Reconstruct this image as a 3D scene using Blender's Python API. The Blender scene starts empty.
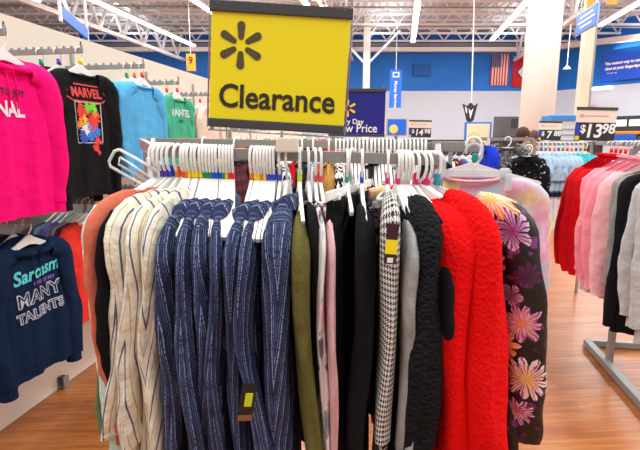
import bpy, bmesh, math, random
from mathutils import Vector, Matrix
PI = math.pi
random.seed(7)
C = bpy.context.scene.collection
F = 470.0; TH = math.radians(10.25); EYE = 1.5
def P(px, py, Y):
    u = (px-320)/F; v = (py-225)/F
    dy = math.cos(TH)-v*math.sin(TH); dz = -math.sin(TH)-v*math.cos(TH)
    return Vector((u/dy*Y, Y, EYE+dz/dy*Y))
def PX(p):
    y, z = p[1], p[2]-EYE
    d = y*math.cos(TH)-z*math.sin(TH)
    return 320+F*p[0]/d
def PFZ(px, py, z):           # point of a horizontal plane seen at px, py
    a = P(px, py, 1.0); return P(px, py, (z-EYE)/(a.z-EYE))
# ------------------------------------------------------------------ materials
def lin(c):
    return tuple((x/255/12.92 if x/255 <= .04045 else ((x/255+.055)/1.055)**2.4) for x in c)+(1,)
MATS = {}
def new_mat(name):
    m = bpy.data.materials.new(name); m.use_nodes = True
    nt = m.node_tree; b = nt.nodes['Principled BSDF']
    return m, nt, b
def mth(nt, op, a, b=None, c=None):
    n = nt.nodes.new('ShaderNodeMath'); n.operation = op
    for i, x in enumerate((a, b, c)):
        if x is None: continue
        if isinstance(x, (int, float)): n.inputs[i].default_value = x
        else: nt.links.new(x, n.inputs[i])
    return n.outputs[0]
def mixc(nt, f, a, b):
    n = nt.nodes.new('ShaderNodeMix'); n.data_type = 'RGBA'
    for k, x in ((0, f), (6, a), (7, b)):
        if isinstance(x, (int, float)): n.inputs[k].default_value = x
        elif isinstance(x, tuple): n.inputs[k].default_value = x
        else: nt.links.new(x, n.inputs[k])
    return n.outputs[2]
def noise(nt, vec, scale, detail=3, rough=.5):
    n = nt.nodes.new('ShaderNodeTexNoise'); n.inputs['Scale'].default_value = scale
    n.inputs['Detail'].default_value = detail; n.inputs['Roughness'].default_value = rough
    if vec is not None: nt.links.new(vec, n.inputs['Vector'])
    return n.outputs[0]
def vmap(nt, vec, scale=(1, 1, 1), rot=(0, 0, 0), loc=(0, 0, 0)):
    n = nt.nodes.new('ShaderNodeMapping'); nt.links.new(vec, n.inputs[0])
    n.inputs['Scale'].default_value = scale; n.inputs['Rotation'].default_value = rot; n.inputs['Location'].default_value = loc
    return n.outputs[0]
def bump(nt, b, h, strength, dist=.01):
    n = nt.nodes.new('ShaderNodeBump'); n.inputs['Strength'].default_value = strength; n.inputs['Distance'].default_value = dist
    nt.links.new(h, n.inputs['Height']); nt.links.new(n.outputs[0], b.inputs['Normal'])
def plain(name, col, rough=.6, metal=0, bumpk=0, bscale=300, var=0, spec=.5, trans=0, alpha=1):
    if name in MATS: return MATS[name]
    m, nt, b = new_mat(name); c = lin(col)
    b.inputs['Base Color'].default_value = c; b.inputs['Roughness'].default_value = rough
    b.inputs['Metallic'].default_value = metal; b.inputs['Specular IOR Level'].default_value = spec
    if trans: b.inputs['Transmission Weight'].default_value = trans
    if alpha < 1: b.inputs['Alpha'].default_value = alpha
    tc = nt.nodes.new('ShaderNodeTexCoord')
    nz = noise(nt, tc.outputs['Object'], bscale)
    if bumpk: bump(nt, b, nz, bumpk, .002)
    if var:
        n2 = noise(nt, tc.outputs['Object'], 9, 4)
        nt.links.new(mixc(nt, n2, tuple(x*(1-var) for x in c[:3])+(1,), tuple(min(1, x*(1+var)) for x in c[:3])+(1,)), b.inputs['Base Color'])
    MATS[name] = m; return m
def cloth(name, col, kind='knit'):
    if name in MATS: return MATS[name]
    m, nt, b = new_mat(name); c = lin(col)
    b.inputs['Roughness'].default_value = .95; b.inputs['Specular IOR Level'].default_value = .15
    tc = nt.nodes.new('ShaderNodeTexCoord'); uv = tc.outputs['UV']
    n1 = noise(nt, tc.outputs['Object'], 14, 4)
    d = .12 if kind != 'heather' else .3
    n3 = noise(nt, uv, 500 if kind != 'heather' else 180, 2)
    f = mth(nt, 'ADD', mth(nt, 'MULTIPLY', n1, .5), mth(nt, 'MULTIPLY', n3, .5))
    nt.links.new(mixc(nt, f, tuple(x*(1-d*1.5) for x in c[:3])+(1,), tuple(min(1, x*(1+d*1.5)) for x in c[:3])+(1,)), b.inputs['Base Color'])
    if kind == 'sherpa':
        v = nt.nodes.new('ShaderNodeTexVoronoi'); v.inputs['Scale'].default_value = 95
        nt.links.new(tc.outputs['Object'], v.inputs['Vector'])
        h = mth(nt, 'ADD', v.outputs[0], mth(nt, 'MULTIPLY', noise(nt, tc.outputs['Object'], 60, 5, .7), 1.2))
        bump(nt, b, h, .55, .008)
    elif kind == 'bubble':
        v = nt.nodes.new('ShaderNodeTexVoronoi'); v.inputs['Scale'].default_value = 85
        nt.links.new(vmap(nt, tc.outputs['Object'], (1, 1, 1.3)), v.inputs['Vector'])
        bump(nt, b, mth(nt, 'MULTIPLY', v.outputs[0], -1), .9, .010)
    else:
        bump(nt, b, mth(nt, 'ADD', n3, mth(nt, 'MULTIPLY', n1, 14)), .45, .003)
    MATS[name] = m; return m
def sepuv(nt):
    tc = nt.nodes.new('ShaderNodeTexCoord'); s = nt.nodes.new('ShaderNodeSeparateXYZ')
    nt.links.new(tc.outputs['UV'], s.inputs[0]); return tc, s.outputs[0], s.outputs[1]
def stripes(name, base, sets, yoke=.0, brk=0, rough=.9):
    """sets: list of (period, width, offset, colour)"""
    if name in MATS: return MATS[name]
    m, nt, b = new_mat(name); b.inputs['Roughness'].default_value = rough; b.inputs['Specular IOR Level'].default_value = .2
    tc, u, v = sepuv(nt)
    n = noise(nt, tc.outputs['UV'], 18, 2)
    if yoke:
        sel = mth(nt, 'LESS_THAN', v, yoke)
        u2 = mth(nt, 'ADD', mth(nt, 'MULTIPLY', u, mth(nt, 'SUBTRACT', 1, sel)), mth(nt, 'MULTIPLY', v, sel))
        w = mth(nt, 'ADD', mth(nt, 'MULTIPLY', v, mth(nt, 'SUBTRACT', 1, sel)), mth(nt, 'MULTIPLY', u, sel))
    else: u2 = u; w = v
    uu = mth(nt, 'ADD', u2, mth(nt, 'MULTIPLY', n, .004))
    col = lin(base)
    vv = noise(nt, tc.outputs['Object'], 25, 3)
    col = mixc(nt, vv, tuple(x*.8 for x in col[:3])+(1,), tuple(min(1, x*1.2) for x in col[:3])+(1,))
    for per, wid, off, cc in sets:
        k = mth(nt, 'LESS_THAN', mth(nt, 'FRACT', mth(nt, 'DIVIDE', mth(nt, 'ADD', uu, off), per)), wid/per)
        if brk:
            cmb = nt.nodes.new('ShaderNodeCombineXYZ')
            nt.links.new(mth(nt, 'MULTIPLY', u2, 200), cmb.inputs[0]); nt.links.new(mth(nt, 'MULTIPLY', w, 240), cmb.inputs[1])
            g = mth(nt, 'GREATER_THAN', noise(nt, cmb.outputs[0], 1, 1), brk)
            k = mth(nt, 'MULTIPLY', k, g)
        col = mixc(nt, k, col, lin(cc))
    nt.links.new(col, b.inputs['Base Color'])
    bump(nt, b, mth(nt, 'ADD', noise(nt, tc.outputs['UV'], 400, 2), mth(nt, 'MULTIPLY', noise(nt, tc.outputs['Object'], 20, 4), 14)), .5, .004)
    MATS[name] = m; return m
def hound():
    m, nt, b = new_mat('black and white houndstooth cloth'); b.inputs['Roughness'].default_value = .9
    tc, u, v = sepuv(nt); k = 1/.00165
    U = mth(nt, 'FLOOR', mth(nt, 'MULTIPLY', mth(nt, 'ADD', u, 3), k)); V = mth(nt, 'FLOOR', mth(nt, 'MULTIPLY', mth(nt, 'ADD', v, 3), k))
    tw = mth(nt, 'LESS_THAN', mth(nt, 'FLOORED_MODULO', mth(nt, 'SUBTRACT', U, V), 4), 1.5)
    a = mth(nt, 'LESS_THAN', mth(nt, 'FLOORED_MODULO', U, 8), 3.5); c = mth(nt, 'LESS_THAN', mth(nt, 'FLOORED_MODULO', V, 8), 3.5)
    f = mth(nt, 'ADD', mth(nt, 'MULTIPLY', tw, a), mth(nt, 'MULTIPLY', mth(nt, 'SUBTRACT', 1, tw), c))
    nt.links.new(mixc(nt, f, lin((18, 18, 20)), lin((225, 222, 218))), b.inputs['Base Color'])
    return m
def blotch(name, cols, scale=12, th=.5, coord='UV', stretch=(1, 1, 1), soft=.04):
    if name in MATS: return MATS[name]
    m, nt, b = new_mat(name); b.inputs['Roughness'].default_value = .9; b.inputs['Specular IOR Level'].default_value = .2
    tc = nt.nodes.new('ShaderNodeTexCoord'); col = lin(cols[0])
    for i, c in enumerate(cols[1:]):
        vec = vmap(nt, tc.outputs[coord], stretch, (0, 0, i), (i*3.7, i*1.3, 0))
        n = noise(nt, vec, scale, 3, .55)
        r = nt.nodes.new('ShaderNodeMapRange'); nt.links.new(n, r.inputs[0]); r.inputs[1].default_value = th; r.inputs[2].default_value = th+soft
        col = mixc(nt, r.outputs[0], col, lin(c))
    nt.links.new(col, b.inputs['Base Color']); MATS[name] = m; return m
def plaid():
    m, nt, b = new_mat('dark red plaid cloth'); b.inputs['Roughness'].default_value = .95
    tc, u, v = sepuv(nt)
    a = mth(nt, 'LESS_THAN', mth(nt, 'FRACT', mth(nt, 'MULTIPLY', u, 28)), .5); c = mth(nt, 'LESS_THAN', mth(nt, 'FRACT', mth(nt, 'MULTIPLY', v, 28)), .5)
    f = mth(nt, 'MULTIPLY', mth(nt, 'ADD', a, c), .5)
    nt.links.new(mixc(nt, f, lin((125, 22, 40)), lin((18, 10, 18))), b.inputs['Base Color']); return m
def flower_group():
    g = bpy.data.node_groups.new('flower', 'ShaderNodeTree'); I = g.interface
    for n, t in (('Col', 'NodeSocketColor'), ('UV', 'NodeSocketVector'), ('Center', 'NodeSocketVector'), ('Radius', 'NodeSocketFloat'), ('Petals', 'NodeSocketFloat'), ('Turn', 'NodeSocketFloat'), ('Inner', 'NodeSocketColor'), ('Outer', 'NodeSocketColor'), ('Edge', 'NodeSocketColor')):
        I.new_socket(n, in_out='INPUT', socket_type=t)
    I.new_socket('Out', in_out='OUTPUT', socket_type='NodeSocketColor')
    gi = g.nodes.new('NodeGroupInput'); go = g.nodes.new('NodeGroupOutput')
    d = g.nodes.new('ShaderNodeVectorMath'); d.operation = 'SUBTRACT'; g.links.new(gi.outputs['UV'], d.inputs[0]); g.links.new(gi.outputs['Center'], d.inputs[1])
    s = g.nodes.new('ShaderNodeSeparateXYZ'); g.links.new(d.outputs[0], s.inputs[0])
    x, y = s.outputs[0], s.outputs[1]
    wob = noise(g, gi.outputs['UV'], 40, 2)
    r = mth(g, 'DIVIDE', mth(g, 'SQRT', mth(g, 'ADD', mth(g, 'MULTIPLY', x, x), mth(g, 'MULTIPLY', y, y))), gi.outputs['Radius'])
    r = mth(g, 'ADD', r, mth(g, 'MULTIPLY', mth(g, 'SUBTRACT', wob, .5), .55))
    a = mth(g, 'ADD', mth(g, 'ARCTAN2', y, x), gi.outputs['Turn'])
    pc = mth(g, 'ABSOLUTE', mth(g, 'COSINE', mth(g, 'MULTIPLY', mth(g, 'MULTIPLY', a, gi.outputs['Petals']), .5)))
    lim = mth(g, 'ADD', .42, mth(g, 'MULTIPLY', mth(g, 'POWER', pc, .6), .58))
    mask = mth(g, 'LESS_THAN', r, lim)
    streak = mth(g, 'ABSOLUTE', mth(g, 'SINE', mth(g, 'ADD', mth(g, 'MULTIPLY', a, 13.0), mth(g, 'MULTIPLY', wob, 7))))
    q = mth(g, 'DIVIDE', r, lim)
    col = mixc(g, mth(g, 'POWER', q, 1.3), gi.outputs['Inner'], gi.outputs['Outer'])
    st = mth(g, 'MULTIPLY', mth(g, 'LESS_THAN', streak, .45), mth(g, 'GREATER_THAN', q, .3))
    ed = mth(g, 'MAXIMUM', st, mth(g, 'LESS_THAN', pc, .22))
    col = mixc(g, ed, col, gi.outputs['Edge'])
    g.links.new(mixc(g, mask, gi.outputs['Col'], col), go.inputs[0]); return g
def floral(name, flowers, base=(20, 17, 18)):
    m, nt, b = new_mat(name); b.inputs['Roughness'].default_value = .55
    tc = nt.nodes.new('ShaderNodeTexCoord'); g = flower_group(); nz = noise(nt, tc.outputs['UV'], 26, 4, .6)
    col = mixc(nt, mth(nt, 'GREATER_THAN', nz, .60), mixc(nt, mth(nt, 'GREATER_THAN', nz, .56), lin(base), lin((56, 24, 58))), lin((120, 50, 120)))
    for cx, cy, R, n, turn, ci, co, ce in flowers:
        k = nt.nodes.new('ShaderNodeGroup'); k.node_tree = g
        if isinstance(col, tuple): k.inputs['Col'].default_value = col
        else: nt.links.new(col, k.inputs['Col'])
        nt.links.new(tc.outputs['UV'], k.inputs['UV']); k.inputs['Center'].default_value = (cx, cy, 0)
        k.inputs['Radius'].default_value = R; k.inputs['Petals'].default_value = n; k.inputs['Turn'].default_value = turn
        k.inputs['Inner'].default_value = lin(ci); k.inputs['Outer'].default_value = lin(co); k.inputs['Edge'].default_value = lin(ce)
        col = k.outputs[0]
    nt.links.new(col, b.inputs['Base Color']); return m
def emis(name, col, s):
    m, nt, b = new_mat(name); b.inputs['Base Color'].default_value = lin(col)
    b.inputs['Emission Color'].default_value = lin(col); b.inputs['Emission Strength'].default_value = s; return m
white_plastic = plain('white hanger plastic', (238, 236, 232), .35)
clear_plastic = plain('clear hanger plastic', (225, 232, 240), .15, alpha=.45)
steel = plain('grey rack steel', (150, 150, 148), .45, .3, .15, 80)
dark_steel = plain('dark grey sign frame', (62, 62, 64), .5)
chrome = plain('satin chrome', (175, 175, 172), .3, .9)
# ------------------------------------------------------------------ objects
def mesh_obj(name, verts, faces, mat, parent=None, uvs=None, smooth=True, fm=None):
    me = bpy.data.meshes.new(name); me.from_pydata([tuple(v) for v in verts], [], faces)
    mats = mat if isinstance(mat, list) else [mat]
    for m in mats: me.materials.append(m)
    if uvs:
        l = me.uv_layers.new(name='UVMap')
        for p in me.polygons:
            for li in p.loop_indices: l.data[li].uv = uvs[me.loops[li].vertex_index]
    if smooth: me.polygons.foreach_set('use_smooth', [True]*len(me.polygons))
    if fm:
        for p, k in zip(me.polygons, fm): p.material_index = k
    o = bpy.data.objects.new(name, me); C.objects.link(o)
    if parent: o.parent = parent
    return o
def tag(o, label=None, cat=None, group=None, kind=None):
    if label: o['label'] = label
    if cat: o['category'] = cat
    if group: o['group'] = group
    if kind: o['kind'] = kind
    return o
def empty(name, loc=(0, 0, 0), rot=(0, 0, 0), label=None, cat=None, group=None):
    o = bpy.data.objects.new(name, None); C.objects.link(o); o.empty_display_size = .05
    o.location = loc; o.rotation_euler = rot; return tag(o, label, cat, group)
class MB:
    def __init__(s): s.v = []; s.f = []; s.m = []; s.cur = 0; s.a = []
    def add(s, v, f):
        n = len(s.v); s.a.append((v, f)); s.v += [Vector(a) for a in v]; s.f += [[i+n for i in g] for g in f]; s.m += [s.cur]*len(f)
    def box(s, c, d, bev=0, mat=None):
        bm = bmesh.new(); bmesh.ops.create_cube(bm, size=1)
        for v in bm.verts: v.co = Vector((v.co.x*d[0], v.co.y*d[1], v.co.z*d[2]))
        if bev: bmesh.ops.bevel(bm, geom=bm.edges[:], offset=bev, segments=2, affect='EDGES', profile=.6)
        T = Matrix.Translation(c) @ (mat or Matrix()); bm.transform(T)
        bm.verts.index_update(); s.add([v.co.copy() for v in bm.verts], [[v.index for v in f.verts] for f in bm.faces]); bm.free()
    def bar(s, a, b, w, h=None, bev=0):     # rectangular bar from a to b
        a = Vector(a); b = Vector(b); h = h or w; d = b-a
        q = d.to_track_quat('X', 'Z').to_matrix().to_4x4()
        s.box((a+b)/2, (d.length, w, h), bev, q)
    def tube(s, pts, r, n=8, flat=1.0, cap=True, axis=None):
        pts = [Vector(p) for p in pts]; rings = []; N = len(pts); up = None
        for i, p in enumerate(pts):
            t = (pts[min(i+1, N-1)]-pts[max(i-1, 0)]).normalized()
            if axis is not None: bvec = Vector(axis)
            else:
                if up is None: up = Vector((0, 0, 1)) if abs(t.z) < .9 else Vector((1, 0, 0))
                bvec = t.cross(up).normalized(); up = bvec.cross(t)
            nvec = bvec.cross(t).normalized()
            rr = r[i] if isinstance(r, (list, tuple)) else r
            rings.append([p+nvec*math.cos(2*PI*k/n)*rr+bvec*math.sin(2*PI*k/n)*rr*flat for k in range(n)])
        v = [x for g in rings for x in g]
        f = [[i*n+k, i*n+(k+1) % n, (i+1)*n+(k+1) % n, (i+1)*n+k] for i in range(N-1) for k in range(n)]
        if cap: f += [list(range(n))[::-1], [(N-1)*n+k for k in range(n)]]
        s.add(v, f)
    def prism(s, poly, y0, y1):      # polygon in XZ extruded along Y
        n = len(poly); v = [Vector((x, y0, z)) for x, z in poly]+[Vector((x, y1, z)) for x, z in poly]
        s.add(v, [list(range(n)), [n+k for k in range(n)][::-1]]+[[k, n+k, n+(k+1) % n, (k+1) % n] for k in range(n)])
    def sphere(s, c, r, n=12, sc=(1, 1, 1)):
        bm = bmesh.new(); bmesh.ops.create_uvsphere(bm, u_segments=n, v_segments=n//2+2, radius=r)
        for v in bm.verts: v.co = Vector((v.co.x*sc[0], v.co.y*sc[1], v.co.z*sc[2]))+Vector(c)
        bm.verts.index_update(); s.add([v.co.copy() for v in bm.verts], [[v.index for v in f.verts] for f in bm.faces]); bm.free()
    def each(s, name, mat, parent=None, smooth=False):       # every added shape becomes a part of its own
        for v, f in s.a:
            m = MB(); m.add(v, f); m.build(name, mat, parent, smooth)
    def build(s, name, mat, parent=None, smooth=False, fix=True):
        o = mesh_obj(name, s.v, s.f, mat, parent, smooth=smooth, fm=s.m)
        if fix:
            bm = bmesh.new(); bm.from_mesh(o.data); bmesh.ops.recalc_face_normals(bm, faces=bm.faces); bm.to_mesh(o.data); bm.free()
        return o
def text_geo(txt, size, bold=0.0, depth=.0, sub=.02, align='CENTER', sx=1, shear=0):
    cu = bpy.data.curves.new('t', 'FONT'); cu.body = txt; cu.size = size; cu.offset = bold; cu.extrude = depth
    cu.align_x = align; cu.align_y = 'CENTER'; cu.resolution_u = 3; cu.shear = shear
    ob = bpy.data.objects.new('t', cu); C.objects.link(ob)
    dg = bpy.context.evaluated_depsgraph_get(); dg.update()
    me = bpy.data.meshes.new_from_object(ob.evaluated_get(dg))
    bm = bmesh.new(); bm.from_mesh(me); bmesh.ops.triangulate(bm, faces=bm.faces[:])
    if sub:
        for _ in range(3):
            es = [e for e in bm.edges if e.calc_length() > sub]
            if not es: break
            bmesh.ops.subdivide_edges(bm, edges=es, cuts=1); bmesh.ops.triangulate(bm, faces=bm.faces[:])
    bm.verts.index_update()
    v = [(a.co.x*sx, a.co.y, a.co.z) for a in bm.verts]; f = [[a.index for a in g.verts] for g in bm.faces]
    bm.free(); bpy.data.objects.remove(ob); bpy.data.curves.remove(cu); bpy.data.meshes.remove(me)
    return v, f
def text_on(name, txt, size, mat, parent, x, z, y=-.004, bold=0, sx=1, front=None, align='CENTER', rot=0, shear=0, depth=.001):
    v, f = text_geo(txt, size, bold, 0 if front else depth, .015 if front else 0, align, sx, shear)
    out = []
    for a in v:
        px = a[0]*math.cos(rot)-a[1]*math.sin(rot)+x; pz = a[0]*math.sin(rot)+a[1]*math.cos(rot)+z
        out.append((px, (front(px, pz)-.0035 if front else y-a[2]), pz))
    return mesh_obj(name, out, f, mat, parent, smooth=False)
# ------------------------------------------------------------------ hangers
def hanger(loc, rz, marker, label, group, hw=.2, tip=-.13, lowres=False, mat=None, hr=.020):
    mat = mat or white_plastic
    e = empty('clothes_hanger', loc, (0, 0, rz), label, 'hanger', group)
    b = MB(); n = 5 if lowres else 8
    a = [(-.024*math.cos(k), 0, -.010+.024*math.sin(k)+.004) for k in [PI*(-.12)+PI*1.12*i/n for i in range(n+1)]]
    a = [( x, y, z) for x, y, z in a]
    x1 = a[-1]
    a += [(.024, 0, -.025), (.018, 0, -.042), (.005, 0, -.054), (0, 0, -.08)]
    b.tube(a, .0050 if not lowres else .0045, 4 if lowres else 6, .75)
    b.build('hook', mat, e, True)
    s = abs(tip)
    w = hw
    d_ = s-.062
    poly = [(0, -.062), (.012, -.064), (.03, -.062-d_*.16), (w*.35, -.062-d_*.40), (w*.62, -.062-d_*.68), (w*.85, -.062-d_*.92), (w*.97, -s-.002), (w, -s-.009), (w*.97, -s-.018), (w*.82, -s-.014), (w*.5, -.062-d_*.62-.020), (.04, -.062-d_*.3-.024), (0, -.062-d_*.22-.024)]
    poly += [(-x, z) for x, z in poly[1:-1][::-1]]
    b = MB(); b.prism(poly, -.0042, .0042)
    b.tube([(-w*.8, 0, -s-.005), (-w*.4, 0, -s-.004), (w*.4, 0, -s-.004), (w*.8, 0, -s-.005)], .003, 4)
    o = b.build('shoulder_bar', mat, e)
    if marker:
        b = MB(); b.box((0.006, 0, -.049), (.020, .0105, .031), 0 if lowres else .0045)
        b.build('size_marker', plain('marker plastic %d %d %d' % marker, marker, .4), e, True)
    return e
# ------------------------------------------------------------------ garments
def garment(name, loc, rz, label, cat, group=None, mat=None, hw=.2, L=.68, bw=None, hem=None, tip=-.13, th=.012, fold=.012, nf=4,
            sleeve=.55, sr=.055, sth=.022, collar='crew', lean=(0, 0), res=1.0, seed=0, cuff=None, hemband=None, tail=.0,
            sleeve_mat=None, smat2=None, splay=.02, sway=.012, skew=.3, sleeves=(1, -1), top=None, neck=None, cr=1.0, hood=None):
    if top is None: top = -.108 if tip <= -.14 else -.088
    if neck is None: neck = .088 if tip <= -.14 else .065
    R = random.Random(seed*13+5); bw = bw or hw*.92; hem = hem or bw*1.08
    e = empty(name, loc, (0, 0, rz), label, cat, group)
    ph = [R.random()*6.28 for _ in range(8)]
    def ztop(s):
        a = abs(s); z = top-(abs(tip)-abs(top)-.005)*max(0, (a-.22)/.78)**1.0 + .004
        if a > .9: z -= .012*((a-.9)/.1)**2
        if a < neck/hw: z -= .018*(1-(a*hw/neck)**2)
        return z
    def wid(t): 
        if t < .22: return hw+(bw-hw)*(t/.22)**.6
        return bw+(hem-bw)*((t-.22)/.78)
    def fo(s, t):
        k = t**.8
        return fold*k*(.6*math.sin(nf*s*2.2+ph[0]+1.1*math.sin(2.5*t+ph[1]))+.35*math.sin(nf*s*4.7+ph[2]+1.5*t)+.5*math.sin(3.0*t+ph[3])) \
            + fold*.25*math.sin(9*t+ph[4]+3*s)*min(1, 4*t)
    def thk(s, t):
        ed = math.sqrt(max(0, 1-abs(s)**4))
        return (th*(.55+.45*min(1, t*5))*(1+.5*t)*(1+.25*math.sin(5*s+ph[5]+2*t)))*ed+.0008
    def pos(s, t, side):
        zt = ztop(s); zb = -L-tail*(1-abs(s)**2)
        z = zt+(zb-zt)*t
        return Vector((s*wid(t)+lean[0]*t, side*thk(s, t)+fo(s, t)+lean[1]*t*t, z))
    ns = max(8, int(22*res)); ntt = max(7, int(26*res)); ring = [(-1+2*i/ns, -1) for i in range(ns+1)]+[(1-2*i/ns, 1) for i in range(1, ns)]
    n = len(ring); v = []; uv = []
    for j in range(ntt+1):
        t = (j/ntt)**1.15
        for s, side in ring:
            sh = math.copysign(abs(s)**.9, s) if s else 0
            p = pos(sh, t, side); v.append(p); uv.append((p.x-lean[0]*t+(.013 if side > 0 else 0), abs(p.z)-abs(top)))
    f = [[j*n+k, j*n+(k+1) % n, (j+1)*n+(k+1) % n, (j+1)*n+k] for j in range(ntt) for k in range(n)]
    for k in range(ns):           # close along the shoulders, leave the neck open
        s = -1+2*(k+.5)/ns
        if abs(s*hw) > neck:
            a, b_ = k, k+1; c = (n-k-1) % n if k+1 <= ns else 0; d = (n-k) % n
            if k == 0: f.append([0, 1, n-1])
            elif k == ns-1: f.append([k, k+1, k+2])
            else: f.append([k, k+1, n-k-1, n-k])
    body = mesh_obj('body', v, f, mat, e, uv)
    def front(x, z):
        t = .3
        for _ in range(6):
            s = max(-1, min(1, (x-lean[0]*t)/wid(t))); zt = ztop(s); zb = -L-tail*(1-s*s); t = max(0, min(1, (z-zt)/(zb-zt)))
        return pos(s, t, -1).y
    e_front = front
    if hemband:
        v = []; uv = []; 
        for j in range(3):
            for s, side in ring:
                p = pos(s, 1, side); q = Vector((p.x*(1 if j < 1 else .97), p.y*.9+side*.003, p.z+.012-j*.028)); v.append(q); uv.append((q.x, q.z))
        mesh_obj('hem_band', v, [[j*n+k, j*n+(k+1) % n, (j+1)*n+(k+1) % n, (j+1)*n+k] for j in range(2) for k in range(n)], hemband, e, uv)
    # sleeves
    if sleeve:
        for sg in sleeves:
            m = max(9, int((34 if res == 1 or res > 1.2 else 16)*res)); nn = max(8, int((20 if res == 1 else 14)*res)); pts = []
            sx = hw-sr*.5; ll = sleeve; q = [R.random()*6.28 for _ in range(6)]
            sp = splay*(.5+.8*R.random()); sw = R.uniform(-sway, sway); sk = R.uniform(-skew, skew); kn_ = R.uniform(-.03, .03)
            yo = lean[1]
            for i in range(m+1):
                tt = i/m
                if tt < .14: k = tt/.14; x = sx-.075+.085*math.sin(k*PI/2); z = -abs(tip)+.004-.008*k-.045*(1-math.cos(k*PI/2))
                else: k = (tt-.14)/.86; x = sx+.010+sp*math.sin(k*2.4)+lean[0]*k*.7; z = -abs(tip)-.049-(ll-.05)*k
                y = (.005*math.sin(k*5+q[0])+sw*math.sin(k*2.6+q[5]))*(min(1, k*2) if tt > .14 else 0)+yo*k*k*(tt > .14)
                if tt > .14: x += kn_*math.sin(min(1, max(0, (k-.1)/.75))*PI)*.6-kn_*.3*k
                pts.append(Vector((x, y, z)))
            v = []; uv = []; dist = 0
            for i, p in enumerate(pts):
                t = (pts[min(i+1, m)]-pts[max(i-1, 0)]).normalized(); nv = Vector((-t.z, 0, t.x)); tt = i/m
                if i: dist += (pts[i]-pts[i-1]).length
                ra = sr*(1-.42*tt)*(.62+.38*min(1, tt/.14)) ; rb = sth*(.72+.28*min(1, tt/.1))*(1-.15*tt)
                tw = .35*math.sin(tt*3+q[1])
                for k in range(nn):
                    a = 2*PI*k/nn; ca, sa = math.cos(a+tw*.0), math.sin(a)
                    w = 1+.10*math.sin(3*a+5*tt+q[2])+.07*math.sin(2*a-11*tt+q[3])*min(1, tt*3)
                    # crumple
                    cr_ = cr*min(1, tt*4)*(.0014*math.sin(34*tt+2*a+q[4])+.004*math.sin(15*tt-3*a+q[2])*math.sin(6*tt+q[1])+.004*math.sin(4*a+7*tt))
                    pt = p+nv*ca*ra*w+Vector((0, 1, 0))*(sa*rb*w+tw*ca*rb*.8)+nv*cr_
                    v.append(pt*Vector((1, 1, 1)).x if False else Vector((pt.x*1, pt.y, pt.z))); uv.append(((a if a < PI else 2*PI-a)/PI*.14+.3+sk*dist+.006*math.sin(dist*9+q[4]), dist))
            v = [Vector((a.x*sg, a.y, a.z)) for a in v]
            f = [[i*nn+k, i*nn+(k+1) % nn, (i+1)*nn+(k+1) % nn, (i+1)*nn+k] for i in range(m) for k in range(nn)]+[list(range(nn))]
            mesh_obj('sleeve', v, f, sleeve_mat or mat, e, uv)
            if cuff:
                b = MB(); p = pts[-1]; b.tube([(p.x*sg, p.y, p.z+.01), (p.x*sg, p.y, p.z-.02), (p.x*sg, p.y, p.z-.045)], [sr*.56, sr*.5, sr*.52], 12, sth*.8/(sr*.5), cap=False, axis=(0, 1, 0))
                o = b.build('cuff', cuff, e, True)
    # collar
    cm = smat2 or mat
    if collar == 'crew':
        b = MB(); b.tube([(neck*math.cos(a), (.010+th)*math.sin(a), top-.004-.012*(math.sin(a) < 0)*abs(math.sin(a))) for a in [2*PI*k/16 for k in range(17)]], .006, 6, cap=False); b.build('neckband', cm, e, True)
    elif collar == 'shirt':
        b = MB()
        for k in range(2):
            pass
        pts = [(neck*.95*math.cos(a), (.014+th)*math.sin(a), top+.002-.02*(math.sin(a) < 0)*abs(math.sin(a))**.5) for a in [-.45*PI+1.9*PI*k/18 for k in range(19)]]
        v = []; 
        for x, y, z in pts: v += [Vector((x, y, z+.018)), Vector((x*1.15, y*1.5, z+.012)), Vector((x*1.3, y*1.7, z-.018))]
        f = [[3*i+j, 3*i+j+1, 3*i+4+j, 3*i+3+j] for i in range(18) for j in range(2)]
        mesh_obj('collar', v, f, cm, e, [(a.x, abs(a.z)) for a in v])
    elif collar == 'hood':
        b = MB(); b.tube([(neck*1.25*math.cos(a), .006+(.03+th)*math.sin(a), top-.012+.022*math.sin(a)) for a in [-.48*PI+1.96*PI*k/18 for k in range(19)]], [.010+.018*math.sin(PI*k/18) for k in range(19)], 8)
        v = b.v
        b.build('hood', cm, e, True)
        b = MB()
        for sg in (-1, 1): b.tube([(sg*.02, front(sg*.02, top-.04)-.006, top-.03), (sg*.024, front(sg*.024, top-.1)-.006, top-.1), (sg*.022, front(sg*.022, top-.19)-.006, top-.19)], .0028, 5)
        b.each('drawstring', cm, e, True)
    e['front'] = 0; del e['front']
    return e, e_front
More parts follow.
